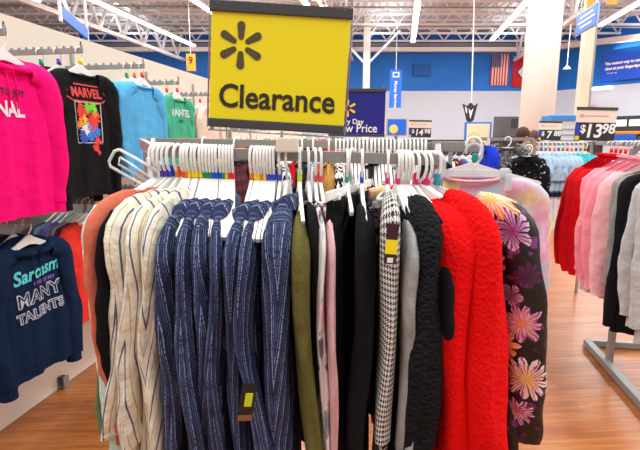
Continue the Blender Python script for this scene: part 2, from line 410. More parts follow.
def panel(name, loc, rz, label, cat, group=None, mat=None, hw=.19, L=.9, hem=None, th=.01, fold=.012, nf=4, top=-.12, seed=0, lean=(0, 0), res=1.0, split=False, waistband=None):
    R = random.Random(seed*17+3); e = empty(name, loc, (0, 0, rz), label, cat, group); hem = hem or hw
    ph = [R.random()*6.28 for _ in range(6)]
    ns = int(22*res); ntt = int(26*res)
    parts = [(-1, 1)] if not split else [(-1, -.02), (.02, 1)]
    def pos(s, t, side, a, b):
        w = hw+(hem-hw)*t; k = (s-a)/(b-a)*2-1
        y = side*(th*(1+.6*t)*math.sqrt(max(0, 1-abs(k)**4))+.001)+fold*(.25+.75*t)*(.6*math.sin(nf*s*2.6+ph[0]+math.sin(2*t+ph[1]))+.4*math.sin(nf*s*5.3+ph[2]+t))+lean[1]*t*t
        return Vector((s*w+lean[0]*t, y, top-(L)*t))
    if split:
        v = []; f = []; 
    for a, b in parts:
        ring = [(a+(b-a)*i/ns, -1) for i in range(ns+1)]+[(b-(b-a)*i/ns, 1) for i in range(1, ns)]; n = len(ring)
        v = [pos(s, j/ntt, sd, a, b) for j in range(ntt+1) for s, sd in ring]
        f = [[j*n+k, j*n+(k+1) % n, (j+1)*n+(k+1) % n, (j+1)*n+k] for j in range(ntt) for k in range(n)]+[list(range(n))]
        mesh_obj('trouser_leg' if split else 'skirt_panel', v, f, mat, e, [(q.x, abs(q.z)) for q in v])
    if waistband:
        b = MB(); ring = 20
        pts = [(hw*1.01*math.cos(2*PI*k/ring), (th+.008)*math.sin(2*PI*k/ring)) for k in range(ring)]
        v = [Vector((x, y, top+.005-.035*j)) for j in range(2) for x, y in pts]
        b.add(v, [[k, (k+1) % ring, ring+(k+1) % ring, ring+k] for k in range(ring)]); b.build('waistband', waistband, e, True)
    return e
# =================================================================== SETTING
def setting(name, b, mat, smooth=False):
    o = b.build(name, mat, None, smooth); o['kind'] = 'structure'; return o
# floor
m, nt, bs = new_mat('oak plank flooring'); tc = nt.nodes.new('ShaderNodeTexCoord')
vec = vmap(nt, tc.outputs['Object'], (1, 1, 1), (0, 0, math.radians(-4)))
br = nt.nodes.new('ShaderNodeTexBrick'); nt.links.new(vec, br.inputs[0]); br.inputs['Scale'].default_value = 1
br.inputs['Brick Width'].default_value = 1.1; br.inputs['Row Height'].default_value = .115; br.inputs['Mortar Size'].default_value = .0015
br.inputs['Color1'].default_value = (.2, .2, .2, 1); br.inputs['Color2'].default_value = (.8, .8, .8, 1); br.inputs['Mortar'].default_value = (0, 0, 0, 1)
g1 = noise(nt, vmap(nt, vec, (1.2, 16, 1)), 2.2, 6, .62); g2 = noise(nt, vmap(nt, vec, (.5, 3, 1)), 1.5, 3)
f1 = mth(nt, 'ADD', mth(nt, 'MULTIPLY', g1, .75), mth(nt, 'MULTIPLY', br.outputs[0], .22))
cr = nt.nodes.new('ShaderNodeValToRGB'); nt.links.new(f1, cr.inputs[0])
cr.color_ramp.elements[0].position = .25; cr.color_ramp.elements[0].color = lin((120, 62, 24))
cr.color_ramp.elements[1].position = .72; cr.color_ramp.elements[1].color = lin((196, 132, 76))
e_ = cr.color_ramp.elements.new(.48); e_.color = lin((168, 98, 48))
nt.links.new(cr.outputs[0], bs.inputs['Base Color']); bs.inputs['Roughness'].default_value = .32
bump(nt, bs, g1, .06, .004)
b = MB(); b.box((3, 16, -.05), (50, 40, .1)); setting('floor', b, m)
# wall coordinates
YB = 27.0; XC = 12.9; DW = Vector((2.3, -3.75, 0)).normalized()
zb = P(440, 91, YB).z; zc = 7.3
m, nt, bs = new_mat('painted wall white below blue'); tc = nt.nodes.new('ShaderNodeTexCoord')
s = nt.nodes.new('ShaderNodeSeparateXYZ'); nt.links.new(tc.outputs['Object'], s.inputs[0])
fz = mth(nt, 'GREATER_THAN', s.outputs[2], zb)
nt.links.new(mixc(nt, fz, lin((200, 208, 222)), lin((2, 110, 205))), bs.inputs['Base Color']); bs.inputs['Roughness'].default_value = .6
wallm = m
b = MB(); b.box(((-24+XC)/2, YB+.1, zc/2), (XC+24, .2, zc)); setting('wall_back', b, wallm)
pc = Vector((XC, YB, 0)); pe = pc+DW*16
b = MB(); b.bar(pc+Vector((.1, .05, zc/2)), pe+Vector((.1, .05, zc/2)), .2, zc); setting('wall_right', b, wallm)
NW = Vector((DW.y, -DW.x, 0)); NW = NW if NW.y < 0 else -NW
def RW(px, py, off=.0):        # point of the diagonal wall
    a = P(px, py, 1)-Vector((0, 0, EYE)); t = (pc+NW*off).dot(NW)/a.dot(NW); return Vector((0, 0, EYE))+a*t
# ceiling: corrugated deck
m, nt, bs = new_mat('corrugated roof deck'); tc = nt.nodes.new('ShaderNodeTexCoord')
wv = nt.nodes.new('ShaderNodeTexWave'); wv.inputs['Scale'].default_value = 1.0; wv.bands_direction = 'X'; nt.links.new(tc.outputs['Object'], wv.inputs[0])
nn_ = noise(nt, tc.outputs['Object'], .6, 4)
nt.links.new(mixc(nt, nn_, lin((170, 176, 182)), lin((205, 210, 216))), bs.inputs['Base Color']); bs.inputs['Roughness'].default_value = .8
bump(nt, bs, wv.outputs[0], 1, .08)
AD = Vector((.17, 1, 0)).normalized(); AP = Vector((1, -.17, 0)).normalized()
b = MB(); b.box((3, 20, zc+.05), (54, 16.4, .1)); setting('ceiling', b, m)
# left partition
pt = Vector((-1.62, 2.5, 0)); H = EYE+.635
b = MB(); b.bar(pt-AD*.9+Vector((-.05, 0, H/2)), pt+AD*7.5+Vector((-.05, 0, H/2)), .08, H)
setting('wall_left', b, plain('cream partition paint', (236, 222, 205), .7, var=.03))
b = MB()
for k in (0.03, .9, 1.77, 2.64, 3.51, 4.4): 
    q = pt+AD*(k-.35)+Vector((.0, 0, 0)); b.bar(q+Vector((0, 0, .05)), q+Vector((0, 0, H-.1)), .022, .012)
setting('trim_1', b, plain('slotted upright grey', (168, 166, 160), .5))
# beam in front of the back wall and the diagonal wall
zt = P(440, 49.5, YB-.4).z
b = MB(); b.bar((-24, YB-.4, zt), (XC-.3, YB-.4, zt), .3, .22); setting('trim_2', b, plain('white beam paint', (244, 243, 240), .5))
q0 = RW(556, 47, .3); q1 = RW(640, 37, .3); q1 = q0+(q1-q0)*1.4
b = MB(); b.bar(q0, q1, .3, .26); setting('trim_3', b, plain('white beam paint', (244, 243, 240), .5))
zt2 = zt+.55
b = MB(); b.bar((-24, YB-.2, zt+.28), (XC-.3, YB-.2, zt+.28), .2, .14); setting('trim_4', b, plain('grey pipe paint', (150, 152, 152), .5))
# =================================================================== ROOF STRUCTURE
truss_m = plain('white truss paint', (226, 228, 232), .5)
def truss(a, b_, label, depth=.75, step=.75, r=.035):
    e = empty('roof_truss', a, label=label, cat='roof truss', group='open web trusses under the roof deck'); a = Vector(a); d = Vector(b_)-a; n = int(d.length/step)
    m1 = MB(); m1.bar((0, 0, 0), d, r*2.2, r*2.2); m1.bar((0, 0, -depth), d+Vector((0, 0, -depth)), r*2.2, r*2.2); m1.each('chord', truss_m, e)
    m2 = MB()
    for i in range(n):
        p = d*(i/n); q = d*((i+1)/n); mid = (p+q)/2; mid.z -= depth
        m2.tube([p, mid], r, 5); m2.tube([mid, q], r, 5)
    m2.build('web', truss_m, e, True)
for i, Y in enumerate((15.2, 17.0, 18.8, 20.6, 22.4, 24.2, 26.0)):
    truss((-15, Y, zc-.06), (19, Y, zc-.06), 'white open web roof truss running across the store ceiling', .62, 1.0, .04)
for X in (-7.4, 1.75, 10.6):
    e0 = Vector((X, 26.8, zc-.15)); a0 = e0-AD*11.5
    truss(a0, e0, 'deep white truss running away towards the blue wall', 1.35, 1.6, .07)
# joist seats/ conduit across
b = MB()
for k in range(3): b.tube([(-14+k*.1, 16+k*3.1, zc-.75), (18, 16.5+k*3.1, zc-.75)], .03, 6)
tag(b.build('ceiling_conduit', plain('grey pipe paint', (150, 152, 152), .5), None, True), 'thin grey pipes running across below the roof deck', 'pipe')
lamp_on = emis('lit lamp tube', (255, 250, 240), 9)
lamp_body = plain('lamp housing white', (235, 235, 230), .5)
def striplight(px, py, length, w, label, Ydir=AD, z=6.35):
    e = PFZ(px, py, z); s = e-Ydir*length
    o = empty('strip_light', s, label=label, cat='ceiling light'); d = e-s
    b = MB(); b.bar((0, 0, .06), d+Vector((0, 0, .06)), w, .07); b.build('housing', lamp_body, o)
    b = MB(); b.bar((0, 0, 0), d, w*.8, .05); b.build('tube', lamp_on, o)
    b = MB()
    for k in (.1, .5, .9): b.tube([d*k+Vector((0, 0, .09)), d*k+Vector((0, 0, zc-z))], .012, 5)
    b.each('suspension_rod', truss_m, o)
striplight(194, 46, 9.5, .26, 'long lit strip light slanting over the left partition')
striplight(310, 10, 5, .22, 'short lit strip light just above the yellow sign')
striplight(413, 42, 7, .24, 'lit strip light pointing straight down the aisle, right of the yellow sign', Vector((.17, 1, 0)).normalized())
striplight(492, 40, 8, .24, 'lit strip light slanting just left of the round white column')
striplight(599, 26, 9, .26, 'lit strip light at the top right, right of the hanging blue sign')
striplight(214, 14, 6, .22, 'short lit strip light left of the yellow sign frame top')
# =================================================================== COLUMNS
def P3(px, Y): p = P(px, 150, Y); return Vector((p.x, Y, 0))
p = P3(534, 9.5)
e = empty('round_column', p, label='thick round cream column rising from behind the racks to the ceiling', cat='column')
b = MB(); b.tube([(0, 0, 0), (0, 0, .25)], .37, 40); b.build('base_ring', plain('column base', (120, 120, 118), .6), e, True)
b = MB(); b.tube([(0, 0, .25), (0, 0, 3.5), (0, 0, zc)], .315, 40); b.build('shaft', plain('column cream paint', (240, 236, 226), .55, var=.02), e, True)
p = P3(577, 12.0)
e = empty('slim_column', p, label='slim square beige column with orange boards near its top', cat='column')
b = MB(); b.bar((0, 0, 0), (0, 0, zc), .22, .22, .01); b.build('shaft', plain('column beige paint', (214, 202, 178), .6), e)
b = MB(); b.bar((.16, 0, 1.0), (.16, 0, zc), .08, .08); b.build('conduit', plain('grey pipe paint', (150, 152, 152), .5), e)
orange = plain('orange board', (243, 160, 40), .5)
zz = P(585, 0, 12).z
b = MB(); b.box((-.1, -.16, zz+.12), (.18, .05, .9)); b.build('number_board', orange, e)
b = MB(); b.box((.4, -.16, zz+.3), (.22, .05, .9)); b.build('number_board', orange, e)
p = P3(365, 24)
e = empty('square_column', p, label='distant white square column in front of the blue wall, right of the yellow sign', cat='column')
b = MB(); b.bar((0, 0, 0), (0, 0, zc), .32, .32); b.build('shaft', plain('column beige light', (216, 214, 206), .6), e)
b = MB()
for sg in (-1, 1): b.bar((0, 0, zc-2.2), (sg*1.6, 0, zc-.6), .1, .1)
b.each('brace', truss_m, e)
# =================================================================== SIGNS, HANGING THINGS
black_ink = plain('black ink', (42, 34, 20), .6); white_ink = plain('white ink', (240, 240, 240), .6)
grey_ink = plain('dark grey ink', (78, 68, 40), .6); yel_ink = plain('yellow ink', (246, 205, 40), .5)
def spark(parent, x, z, r, mat, y=-.004, name='spark_emblem', th=1.0):
    b = MB()
    for k in range(6):
        a = PI/2+k*PI/3; c, s = math.cos(a), math.sin(a); w = r*.115*th
        poly = []
        for i in range(7): t = PI/2+PI*i/6; poly.append((r*.40+w*.8*math.cos(t), w*.8*math.sin(t)))
        for i in range(7): t = -PI/2+PI*i/6; poly.append((r*.95+w*1.15*math.cos(t), w*1.15*math.sin(t)))
        b.prism([(x+u*c-v*s, z+u*s+v*c) for u, v in poly], y, y-.001)
    return b.build(name, mat, parent)
# yellow Clearance sign
Ysg = 1.19; pcn = P(279, 69.5, Ysg); W_, H_ = .338, .290; rl = math.radians(3.4)
e = empty('clearance_sign', pcn, (math.radians(-1.5), rl, 0), 'large yellow Clearance sign with a black spark emblem in a dark frame above the rack', 'sign')
yel = plain('yellow sign card', (238, 222, 0), .45)
b = MB(); b.box((0, 0, 0), (W_-.006, .003, H_-.03)); b.build('card', yel, e)
b = MB(); b.box((0, -.001, H_/2-.008), (W_+.004, .012, .026), .003); b.build('top_rail', dark_steel, e)
b = MB(); b.box((0.0, -.001, -H_/2+.010), (W_-.004, .012, .021), .003); b.build('bottom_rail', dark_steel, e)
b = MB()
for sg in (-1, 1): b.tube([(sg*(W_/2+.001), 0, -H_/2-.002), (sg*(W_/2+.001), 0, H_/2+.003), (sg*(W_/2-.002), 0, H_/2+.022), (sg*(W_/2-.016), 0, H_/2+.024), (sg*(W_/2-.018), -.006, H_/2-.004)], .0022, 6)
b.tube([(-W_/2, 0, -H_/2-.008), (W_/2, 0, -H_/2-.008)], .0022, 6)
b.tube([(-W_/2+.01, 0, -H_/2-.008), (-W_/2+.01, .0, -H_/2+.02)], .005, 6)
b.build('wire_frame', chrome, e, True)
b = MB(); b.bar((.014, .004, -H_/2-.002), (.014, .004, -H_/2-.05), .010, .006); b.build('stem', chrome, e)
spark(e, -.094, .050, .0485, grey_ink, -.002, th=1.5)
text_on('sign_lettering', 'Clearance', .078, black_ink, e, -.002, -.072, -.002, bold=.0015, sx=.90)
# sign foot clamp on the rail
fp = P(287.5, 145, 1.185)
b = MB(); b.box((0, 0, 0), (.055, .034, .036), .004); b.build('x', plain('beige magnet', (228, 218, 200), .6))
o = bpy.data.objects[-1] if False else [x for x in C.objects if x.name.startswith('x')][-1]
o.name = 'sign_foot'; o.location = fp; tag(o, 'beige block holding the yellow sign stem on the front rail', 'sign holder')
# price signs
red_ink = plain('pale red ink', (232, 150, 140), .6)
def price(px, py, Y, w, h, dollars, cents, label, sz):
    e = empty('price_sign', P(px, py, Y), (0, math.radians(1), 0), label, 'sign')
    fm = dark_steel
    b = MB(); b.box((0, 0, 0), (w, .003, h)); b.build('board', plain('cream card', (240, 222, 205), .6), e)
    b = MB(); b.box((0, -.002, h/2-.003), (w+.004, .006, h*.09)); b.build('top_rail', fm, e)
    b = MB(); b.box((0, -.002, -h*.22), (w, .004, h*.56)); b.build('price_panel', plain('black price panel', (48, 44, 44), .5), e)
    b = MB(); b.box((-w*.44, -.005, -h*.16), (w*.1, .002, h*.36)); b.build('blue_corner', plain('blue print', (35, 60, 190), .5), e)
    b = MB(); b.box((-w*.44, -.005, -h*.42), (w*.1, .002, h*.12)); b.build('yellow_corner', yel_ink, e)
    b = MB(); b.tube([(0, 0, -h/2), (0, 0, -h/2-.10)], .004, 6); b.build('stem', chrome, e)
    text_on('price_lettering', '$', sz*.5, white_ink, e, -w*.31, -h*.15, -.006, bold=sz*.012)
    text_on('price_lettering', dollars, sz*.85, white_ink, e, -w*.05, -h*.22, -.006, bold=sz*.022, shear=.1)
    text_on('price_lettering', cents, sz*.62, white_ink, e, w*.32, -h*.14, -.006, bold=sz*.016, shear=.1)
    b = MB(); b.box((.0, -.003, h*.27), (w*.6, .002, h*.02)); b.box((-w*.36, -.003, h*.27), (w*.08, .002, w*.07)); b.build('slogan_print', red_ink, e)
    return e
price(595.5, 124.5, 3.25, .272, .215, '13', '98', 'black $13.98 price sign above the red and pink sweaters', .145)
price(550, 131, 5.0, .235, .19, '7', '88', 'black $7.88 price sign above the light blue tees', .12)
price(420, 129, 6.0, .28, .205, '14', '98', 'small black $14.98 price sign, right of the navy sign', .125)
# navy Every Day Low Price sign
e = empty('low_price_sign', P(357, 113, 3.1), (0, math.radians(.5), 0), 'navy Every Day Low Price sign, partly behind the yellow sign', 'sign')
navy = plain('navy sign card', (28, 26, 130), .4)
b = MB(); b.box((0, 0, 0), (.36, .003, .28)); b.build('card', navy, e)
b = MB(); b.box((0, -.002, .142), (.366, .012, .022), .003); b.build('top_rail', dark_steel, e)
b = MB(); b.box((0, -.002, -.142), (.366, .012, .016), .003); b.build('bottom_rail', dark_steel, e)
b = MB(); b.tube([(.165, 0, .14), (.168, 0, .165), (.158, 0, .168)], .002, 5); b.tube([(0, 0, -.15), (0, 0, -.25)], .004, 5); b.build('wire_frame', chrome, e)
text_on('sign_lettering', 'Every Day', .045, white_ink, e, -.05, -.055, -.003, bold=.0006)
text_on('sign_lettering', 'Low Price', .075, white_ink, e, -.005, -.098, -.003, bold=.0009, sx=.9)
spark(e, -.06, .03, .05, yel_ink, -.003, th=1.2)
# blue vertical Money Services sign on a wire
e = empty('money_services_sign', P(395.5, 89, 20), (0, 0, 0), 'tall narrow blue Money Services sign, right of the navy sign', 'sign')
blu = plain('bright blue sign', (25, 105, 225), .5)
b = MB(); b.box((0, 0, 0), (.48, .08, 1.5)); b.build('board', blu, e)
text_on('sign_lettering', 'Money Services', .17, white_ink, e, 0, -.22, -.045, rot=-PI/2, bold=.003)
b = MB(); b.box((0, -.045, .56), (.26, .01, .2)); b.build('note_icon', white_ink, e)
b = MB(); b.box((0, -.052, .56), (.18, .01, .12)); b.build('note_icon', blu, e)
b = MB(); b.tube([(0, 0, .75), (0, 0, zc-P(395.5, 89, 20).z)], .012, 5); b.build('suspension_rod', truss_m, e)
# blue hanging sign beside slim column
a1 = P(577, 26, 11); a2 = P(598, 13, 9.9); d = a2-a1; rz = math.atan2(d.y, d.x)
e = empty('hanging_aisle_sign', (a1+a2)/2, (0, 0, rz), 'blue hanging sign with white writing in front of the slim beige column', 'sign')
Ls = Vector((d.x, d.y, 0)).length
b = MB(); b.box((0, 0, 0), (Ls, .05, .40)); b.build('board', plain('mid blue sign', (60, 105, 205), .5), e)
b = MB(); b.box((0, 0, 0), (Ls+.05, .03, .44)); b.build('edge_frame', plain('pale sign edge', (150, 180, 230), .5), e)
b = MB()
for i, wd in enumerate((.62, .8, .55)): b.box((.02, -.028, .10-.1*i), (Ls*wd, .004, .028))
b.build('sign_lettering', white_ink, e)
b = MB()
for sg in (-1, 1): b.tube([(sg*.4, 0, .2), (sg*.4, 0, zc-a1.z)], .008, 5)
b.each('suspension_wire', chrome, e)
# blue screen on the diagonal wall
def onwall(name, px0, px1, py0, py1, label, cat, mat, off=.12, th=.1):
    a = RW(px0, py0, off); b_ = RW(px1, py0, off); a2 = RW(px0, py1, off); c = (RW((px0+px1)/2, (py0+py1)/2, off))
    e = empty(name, c, (0, 0, math.atan2(DW.y, DW.x)), label, cat)
    w = (Vector((b_.x-a.x, b_.y-a.y))).length; h = a.z-a2.z
    b = MB(); b.box((0, .02, 0), (w, th, h)); b.build('panel', mat, e); return e, w, h
e, w, h = onwall('wall_banner', 601, 652, 53, 79, 'deep blue wall banner reading about saving at your fingertips, top right', 'banner', plain('deep blue banner', (12, 85, 215), .5))
text_on('banner_lettering', 'The easiest way to save', h*.14, white_ink, e, -w*.06, h*.16, -.05, bold=.012)
text_on('banner_lettering', 'time at your fingertips', h*.14, white_ink, e, -w*.07, -h*.03, -.05, bold=.012)
text_on('banner_lettering', 'Get the app', h*.08, white_ink, e, -w*.27, -h*.2, -.05)
# flags on the back wall
def flagobj(px0, px1, py0, py1, label, kind):
    a = P(px0, py0, YB-.12); b_ = P(px1, py1, YB-.12); w = b_.x-a.x; h = a.z-b_.z
    e = empty('wall_flag', ((a.x+b_.x)/2, YB-.1, (a.z+b_.z)/2), (0, 0, 0), label, 'flag')
    red = plain('flag red', (206, 52, 60), .8); wh = plain('flag white', (236, 226, 224), .8); bl = plain('flag blue', (62, 66, 120), .8)
    def wavy(name, x0, x1, z0, z1, mat, y):
        n = 8; v = []; 
        for i in range(n+1):
            x = x0+(x1-x0)*i/n; yy = y+.02*math.sin(x*9)
            v += [(x, yy, z0), (x, yy, z1), (x, yy+.015, z1), (x, yy+.015, z0)]
        f = []
        for i in range(n):
            for k in range(4): f.append([4*i+k, 4*i+(k+1) % 4, 4*i+4+(k+1) % 4, 4*i+4+k])
        f += [[0, 1, 2, 3], [4*n+3, 4*n+2, 4*n+1, 4*n]]
        return mesh_obj(name, v, f, mat, e)
    if kind == 'us':
        for k in range(13): wavy('stripe', -w/2+w*k/13, -w/2+w*(k+1)/13, -h/2, h/2, red if k % 2 == 0 else wh, 0)
        wavy('canton', -w/2, -w/2+w*.54, h*.08, h/2, bl, -.03)
        b = MB()
        for i in range(5):
            for j in range(6): 
                cx = -w/2+w*.54*(i+.5)/5; cz = h*.08+h*.42*(j+.5)/6
                b.prism([(cx+.035*(1 if q % 2 == 0 else .42)*math.sin(q*PI/5), cz+.035*(1 if q % 2 == 0 else .42)*math.cos(q*PI/5)) for q in range(10)], -.055, -.05)
        b.build('star_print', wh, e)
    else:
        wavy('field', -w/2, w/2, -h/2, h/2, plain('flag bright red', (215, 40, 45), .8), 0)
        b = MB(); b.prism([(0, h*.28), (w*.36, 0), (0, -h*.28), (-w*.36, 0)], -.04, -.05); b.build('diamond', bl, e)
        b = MB(); b.prism([(0, h*.2), (w*.26, 0), (0, -h*.2), (-w*.26, 0)], -.052, -.06); b.build('diamond', wh, e)
    b = MB(); b.tube([(-w/2-.05, .03, h/2+.02), (w/2+.05, .03, h/2+.02)], .02, 6); b.build('hanging_rod', chrome, e)
flagobj(492, 508, 54, 85.5, 'American flag hung vertically on the blue back wall', 'us')
flagobj(514, 531, 57, 87, 'red flag with a white diamond, half behind the round column', 'ar')
# screen patch on blue wall
b = MB(); a = P(422, 70, YB-.1); b.box((0, 0, 0), (.95, .12, .62), .01); o = b.build('wall_vent', plain('vent blue', (0, 82, 165), .6)); o.location = a; tag(o, 'dark blue square panel on the blue back wall', 'vent')
# little hanging pendant by the diagonal wall, cord with dark hanging speaker
a = P(567, 66, 20); e = empty('pendant_sensor', a, label='tiny white pendant hanging near the slim column', cat='pendant')
b = MB(); b.tube([(0, 0, 0), (0, 0, zc-a.z)], .02, 5); b.each('rod', truss_m, e); b = MB(); b.tube([(0, 0, 0), (0, 0, -.12)], [.06, .16], 10); b.build('shade', lamp_body, e)
a = P(470, 112, 14); e = empty('hanging_display', a, label='small black and white star shaped display hanging from a long white cord', cat='display')
b = MB(); t = P(474.5, -12, 14)-a; b.tube([(.03, 0, .2), t], .02, 6); b.build('cord', plain('white cord', (235, 235, 235), .6), e)
b = MB(); pp = [(-.22, .22), (-.1, .16), (0, .26), (.1, .16), (.2, .24), (.14, -.02), (.1, -.24), (.0, -.3), (-.08, -.24), (-.14, 0)]
b.prism(pp, -.06, .06); b.build('body', plain('black display', (40, 40, 42), .5), e)
b = MB(); b.prism([(-.07, .1), (0, -.2), (.07, .1), (0, 0.02)], -.075, -.062); b.prism([(-.17, .16), (-.12, .1), (-.1, -.05), (-.15, .02)], -.075, -.062); b.build('white_facet', white_ink, e)
# blue hanging banner top left, orange number board
a1 = P(63, 24, 5.2); a2 = P(88, 24, 6.3); 
e = empty('hanging_banner', P(75, 24, 5.8), (0, 0, math.atan2(a2.y-a1.y, a2.x-a1.x)), 'plain bright blue banner hanging above the left partition', 'banner')
Lb = math.hypot(a2.x-a1.x, a2.y-a1.y); b = MB(); b.box((0, 0, 0), (Lb*.97, .03, .13), .004); b.build('board', blu, e)
b = MB()
for sg in (-1, 1): b.bar((sg*Lb*.5, 0, -.10), (sg*Lb*.5, 0, .9), .03, .03)
b.each('rod', truss_m, e)
e = empty('orange_number_board', P(191, 62.5, 18), label='small orange aisle board with a dark number, left of the yellow sign', cat='sign')
b = MB(); b.box((0, 0, 0), (.32, .08, .6)); b.build('board', orange, e)
text_on('number_lettering', '9', .34, black_ink, e, 0, .06, -.045, bold=.01)
b = MB(); b.tube([(0, 0, .3), (0, 0, 3)], .012, 5); b.build('suspension_rod', truss_m, e)
# =================================================================== FAR COUNTERS ON BACK AND RIGHT
def obj1(name, b, mat, loc, label, cat, group=None, rz=0):
    o = b.build(name, mat); o.location = loc; o.rotation_euler = (0, 0, rz); return tag(o, label, cat, group)
dk = plain('dark counter', (52, 48, 50), .5)
p = P(450, 143.5, 16)
e = empty('checkout_counter', (p.x, 16, 0), label='long dark checkout counter in front of the white back wall', cat='counter')
b = MB(); b.box((0, 0, .5), (6.6, .7, 1.0)); b.build('base_cabinet', plain('counter grey', (130, 130, 135), .6), e)
b = MB(); b.box((0, 0, p.z/2+.5), (6.8, .6, abs(p.z-1.0)+.25)); b.build('top_rail', dk, e)
# framed poster with blue border
def poster(px0, px1, py0, py1, Y, label, fr, inner, extra=None):
    a = P(px0, py0, Y); b_ = P(px1, py1, Y); w = b_.x-a.x; h = a.z-b_.z
    e = empty('framed_poster', ((a.x+b_.x)/2, Y, (a.z+b_.z)/2), label=label, cat='poster')
    b = MB(); b.box((0, 0, 0), (w, .05, h)); b.build('frame', fr, e)
    b = MB(); b.box((0, -.03, 0), (w*.86, .02, h*.86)); b.build('picture', inner, e)
    if extra:
        b = MB(); b.sphere((-w*.15, -.04, -h*.12), h*.25, 12, (1, .08, 1)); b.build('picture_shape', extra, e)
    b = MB(); b.bar((0, .05, -h/2), (0, .05, -((a.z+b_.z)/2)), .05, .05); b.build('post', steel, e)
    return e
poster(465, 490, 122, 147, 12, 'blue framed poster with a pale yellow picture, left of the dark grey screen', plain('frame blue', (60, 115, 215), .5), plain('poster cream', (222, 214, 176), .6), plain('poster tan', (222, 190, 140), .6))
poster(386, 407, 118, 136, 9, 'small blue and cream produce sign below the Money Services sign', plain('frame pale', (205, 190, 150), .5), blu, plain('pear yellow', (235, 215, 110), .6))
a = P(505.5, 129, 11)
e = empty('wall_screen', a, label='dark grey screen panel left of the round column', cat='screen')
b = MB(); b.box((0, 0, 0), (.55, .08, .56), .01); b.build('panel', plain('screen grey', (96, 98, 104), .4), e)
b = MB(); b.box((0, -.045, -.22), (.55, .02, .10)); b.build('lower_band', dk, e)
b = MB(); b.box((.18, -.045, .13), (.14, .02, .2)); b.build('corner_picture', plain('screen dark', (60, 64, 66), .4), e)
b = MB(); b.bar((0, .02, -.28), (0, .02, -a.z), .08, .08); b.build('post', dk, e)
# right background: window and dark rail
e, w, h = onwall('entrance_window', 596, 655, 118, 128, 'bright entrance window in the white wall, top right', 'window', emis('daylit glass', (225, 238, 246), .9), .08, .06)
b = MB(); b.box((0, -.06, h/2), (w, .1, .16)); b.box((0, -.06, -h/2-.25), (w, .1, .7)); 
for k in (-.3, 0.05, .4): b.box((w*k, -.06, 0), (.07, .08, h))
b.build('frame', dk, e)
e, w, h = onwall('wall_lamp', 583, 611, 87, 90, 'bright flat light fitting on the wall right of the slim column', 'light', emis('soft lit lamp', (255, 250, 240), 1.6), .3, .3)
# pharmacy style display with blue top at (548..575,118..138)
p = P(561, 128, 8)
e = empty('blue_top_display', (p.x, 8, 0), label='white display shelf with bright blue top band, behind the two price signs', cat='display')
b = MB(); b.box((0, 0, p.z/2+.1), (.5, .3, p.z+.2)); b.build('shelf_body', plain('display white', (215, 222, 232), .6), e)
b = MB(); b.box((0, -.02, p.z+.16), (.54, .34, .07)); b.build('top_band', plain('bright azure', (40, 140, 225), .5), e)
b = MB()
for k in range(3): b.box((0, -.16, p.z-.02-.09*k), (.48, .02, .012))
b.build('shelf_edge', plain('shelf line', (150, 165, 190), .6), e)
# stacked colourful goods far right (620-640,132-142)
sp_ = P(630, 142, 8.2)
b = MB(); b.box((0, 0, -.02), (1.3, .5, .04)); b.box((-.6, 0, -sp_.z/2-.02), (.05, .4, sp_.z-.04)); b.box((.6, 0, -sp_.z/2-.02), (.05, .4, sp_.z-.04))
obj1('goods_shelf', b, dk, sp_, 'dark shelf holding colourful boxes, right of the $13.98 sign', 'shelf')
for dx, z0, w, h, c, nm in ((-.2, 0, .4, .13, (30, 105, 215), 'blue'), (-.12, .13, .7, .05, (225, 150, 60), 'orange'), (.25, 0, .3, .10, (225, 225, 225), 'white'), (.3, .18, .25, .05, (180, 90, 60), 'rust')):
    if nm == 'rust': z0 = .10
    b = MB(); b.box((0, 0, h/2), (w, .3, h), .01)
    obj1('merchandise_box', b, plain('box '+nm, c, .6), sp_+Vector((dx, 0, z0)), '%s box of goods on the far shelf, right of the $13.98 sign' % nm, 'box')
onwall('exit_light', 589, 594, 105, 109, 'tiny pale red sign on the white wall above the $13.98 sign', 'sign', plain('pale red lamp', (235, 150, 140), .5), .1, .1)
# =================================================================== CLEARANCE RACK
A1 = P(158, 146, 1.22); B1 = P(438, 154.5, 1.19)
A2 = P(232, 139, 1.66); B2 = P(438, 142, 1.62)
def RT(px, a=A1, b=B1):
    lo, hi = -.3, 1.3
    for _ in range(40):
        m_ = (lo+hi)/2; q = a+(b-a)*m_
        if PX(q) < px: lo = m_
        else: hi = m_
    return a+(b-a)*lo
e = empty('clothes_rack', (A1.x, 1.42, 0), label='grey steel two rail clearance rack holding the clothes in the centre', cat='clothes rack')
off = Vector((A1.x, 1.42, 0))
def rel(v): return Vector(v)-off
b = MB(); b.bar(rel(A1-Vector((0, 0, .014))), rel(B1-Vector((0, 0, .014))), .015, .028, .002); b.build('rail', steel, e)
b = MB(); A2w = A2-(B2-A2).normalized()*.32; b.bar(rel(A2w-Vector((0, 0, .014))), rel(B2-Vector((0, 0, .014))), .015, .028, .002); b.build('rail', steel, e)
b = MB(); b.bar(rel(B2+Vector((-.02, 0, -.014))), rel(B2+Vector((.14, -.05, -.016))), .03, .034, .003); b.bar(rel(B2+Vector((.0, 0, -.02))), rel(B1+Vector((.0, 0, -.02))), .018, .034, .002); b.build('cross_bar', steel, e)
b = MB(); b.bar(rel(A2w+Vector((0, 0, -.02))), rel(A1+Vector((0, 0, -.02))), .018, .034, .002); b.build('cross_bar', steel, e)
for q, w in (((A1+A2w)/2, 0), ((B1+B2)/2, 0)):
    b = MB(); b.bar(rel((q.x, q.y, .05)), rel((q.x, q.y, q.z-.03)), .03, .03, .002); b.build('post', steel, e)
    b = MB(); b.bar(rel((q.x, q.y-.3, .035)), rel((q.x, q.y+.3, .035)), .04, .05, .003); b.build('foot', steel, e)
ql, qr = (A1+A2w)/2, (B1+B2)/2
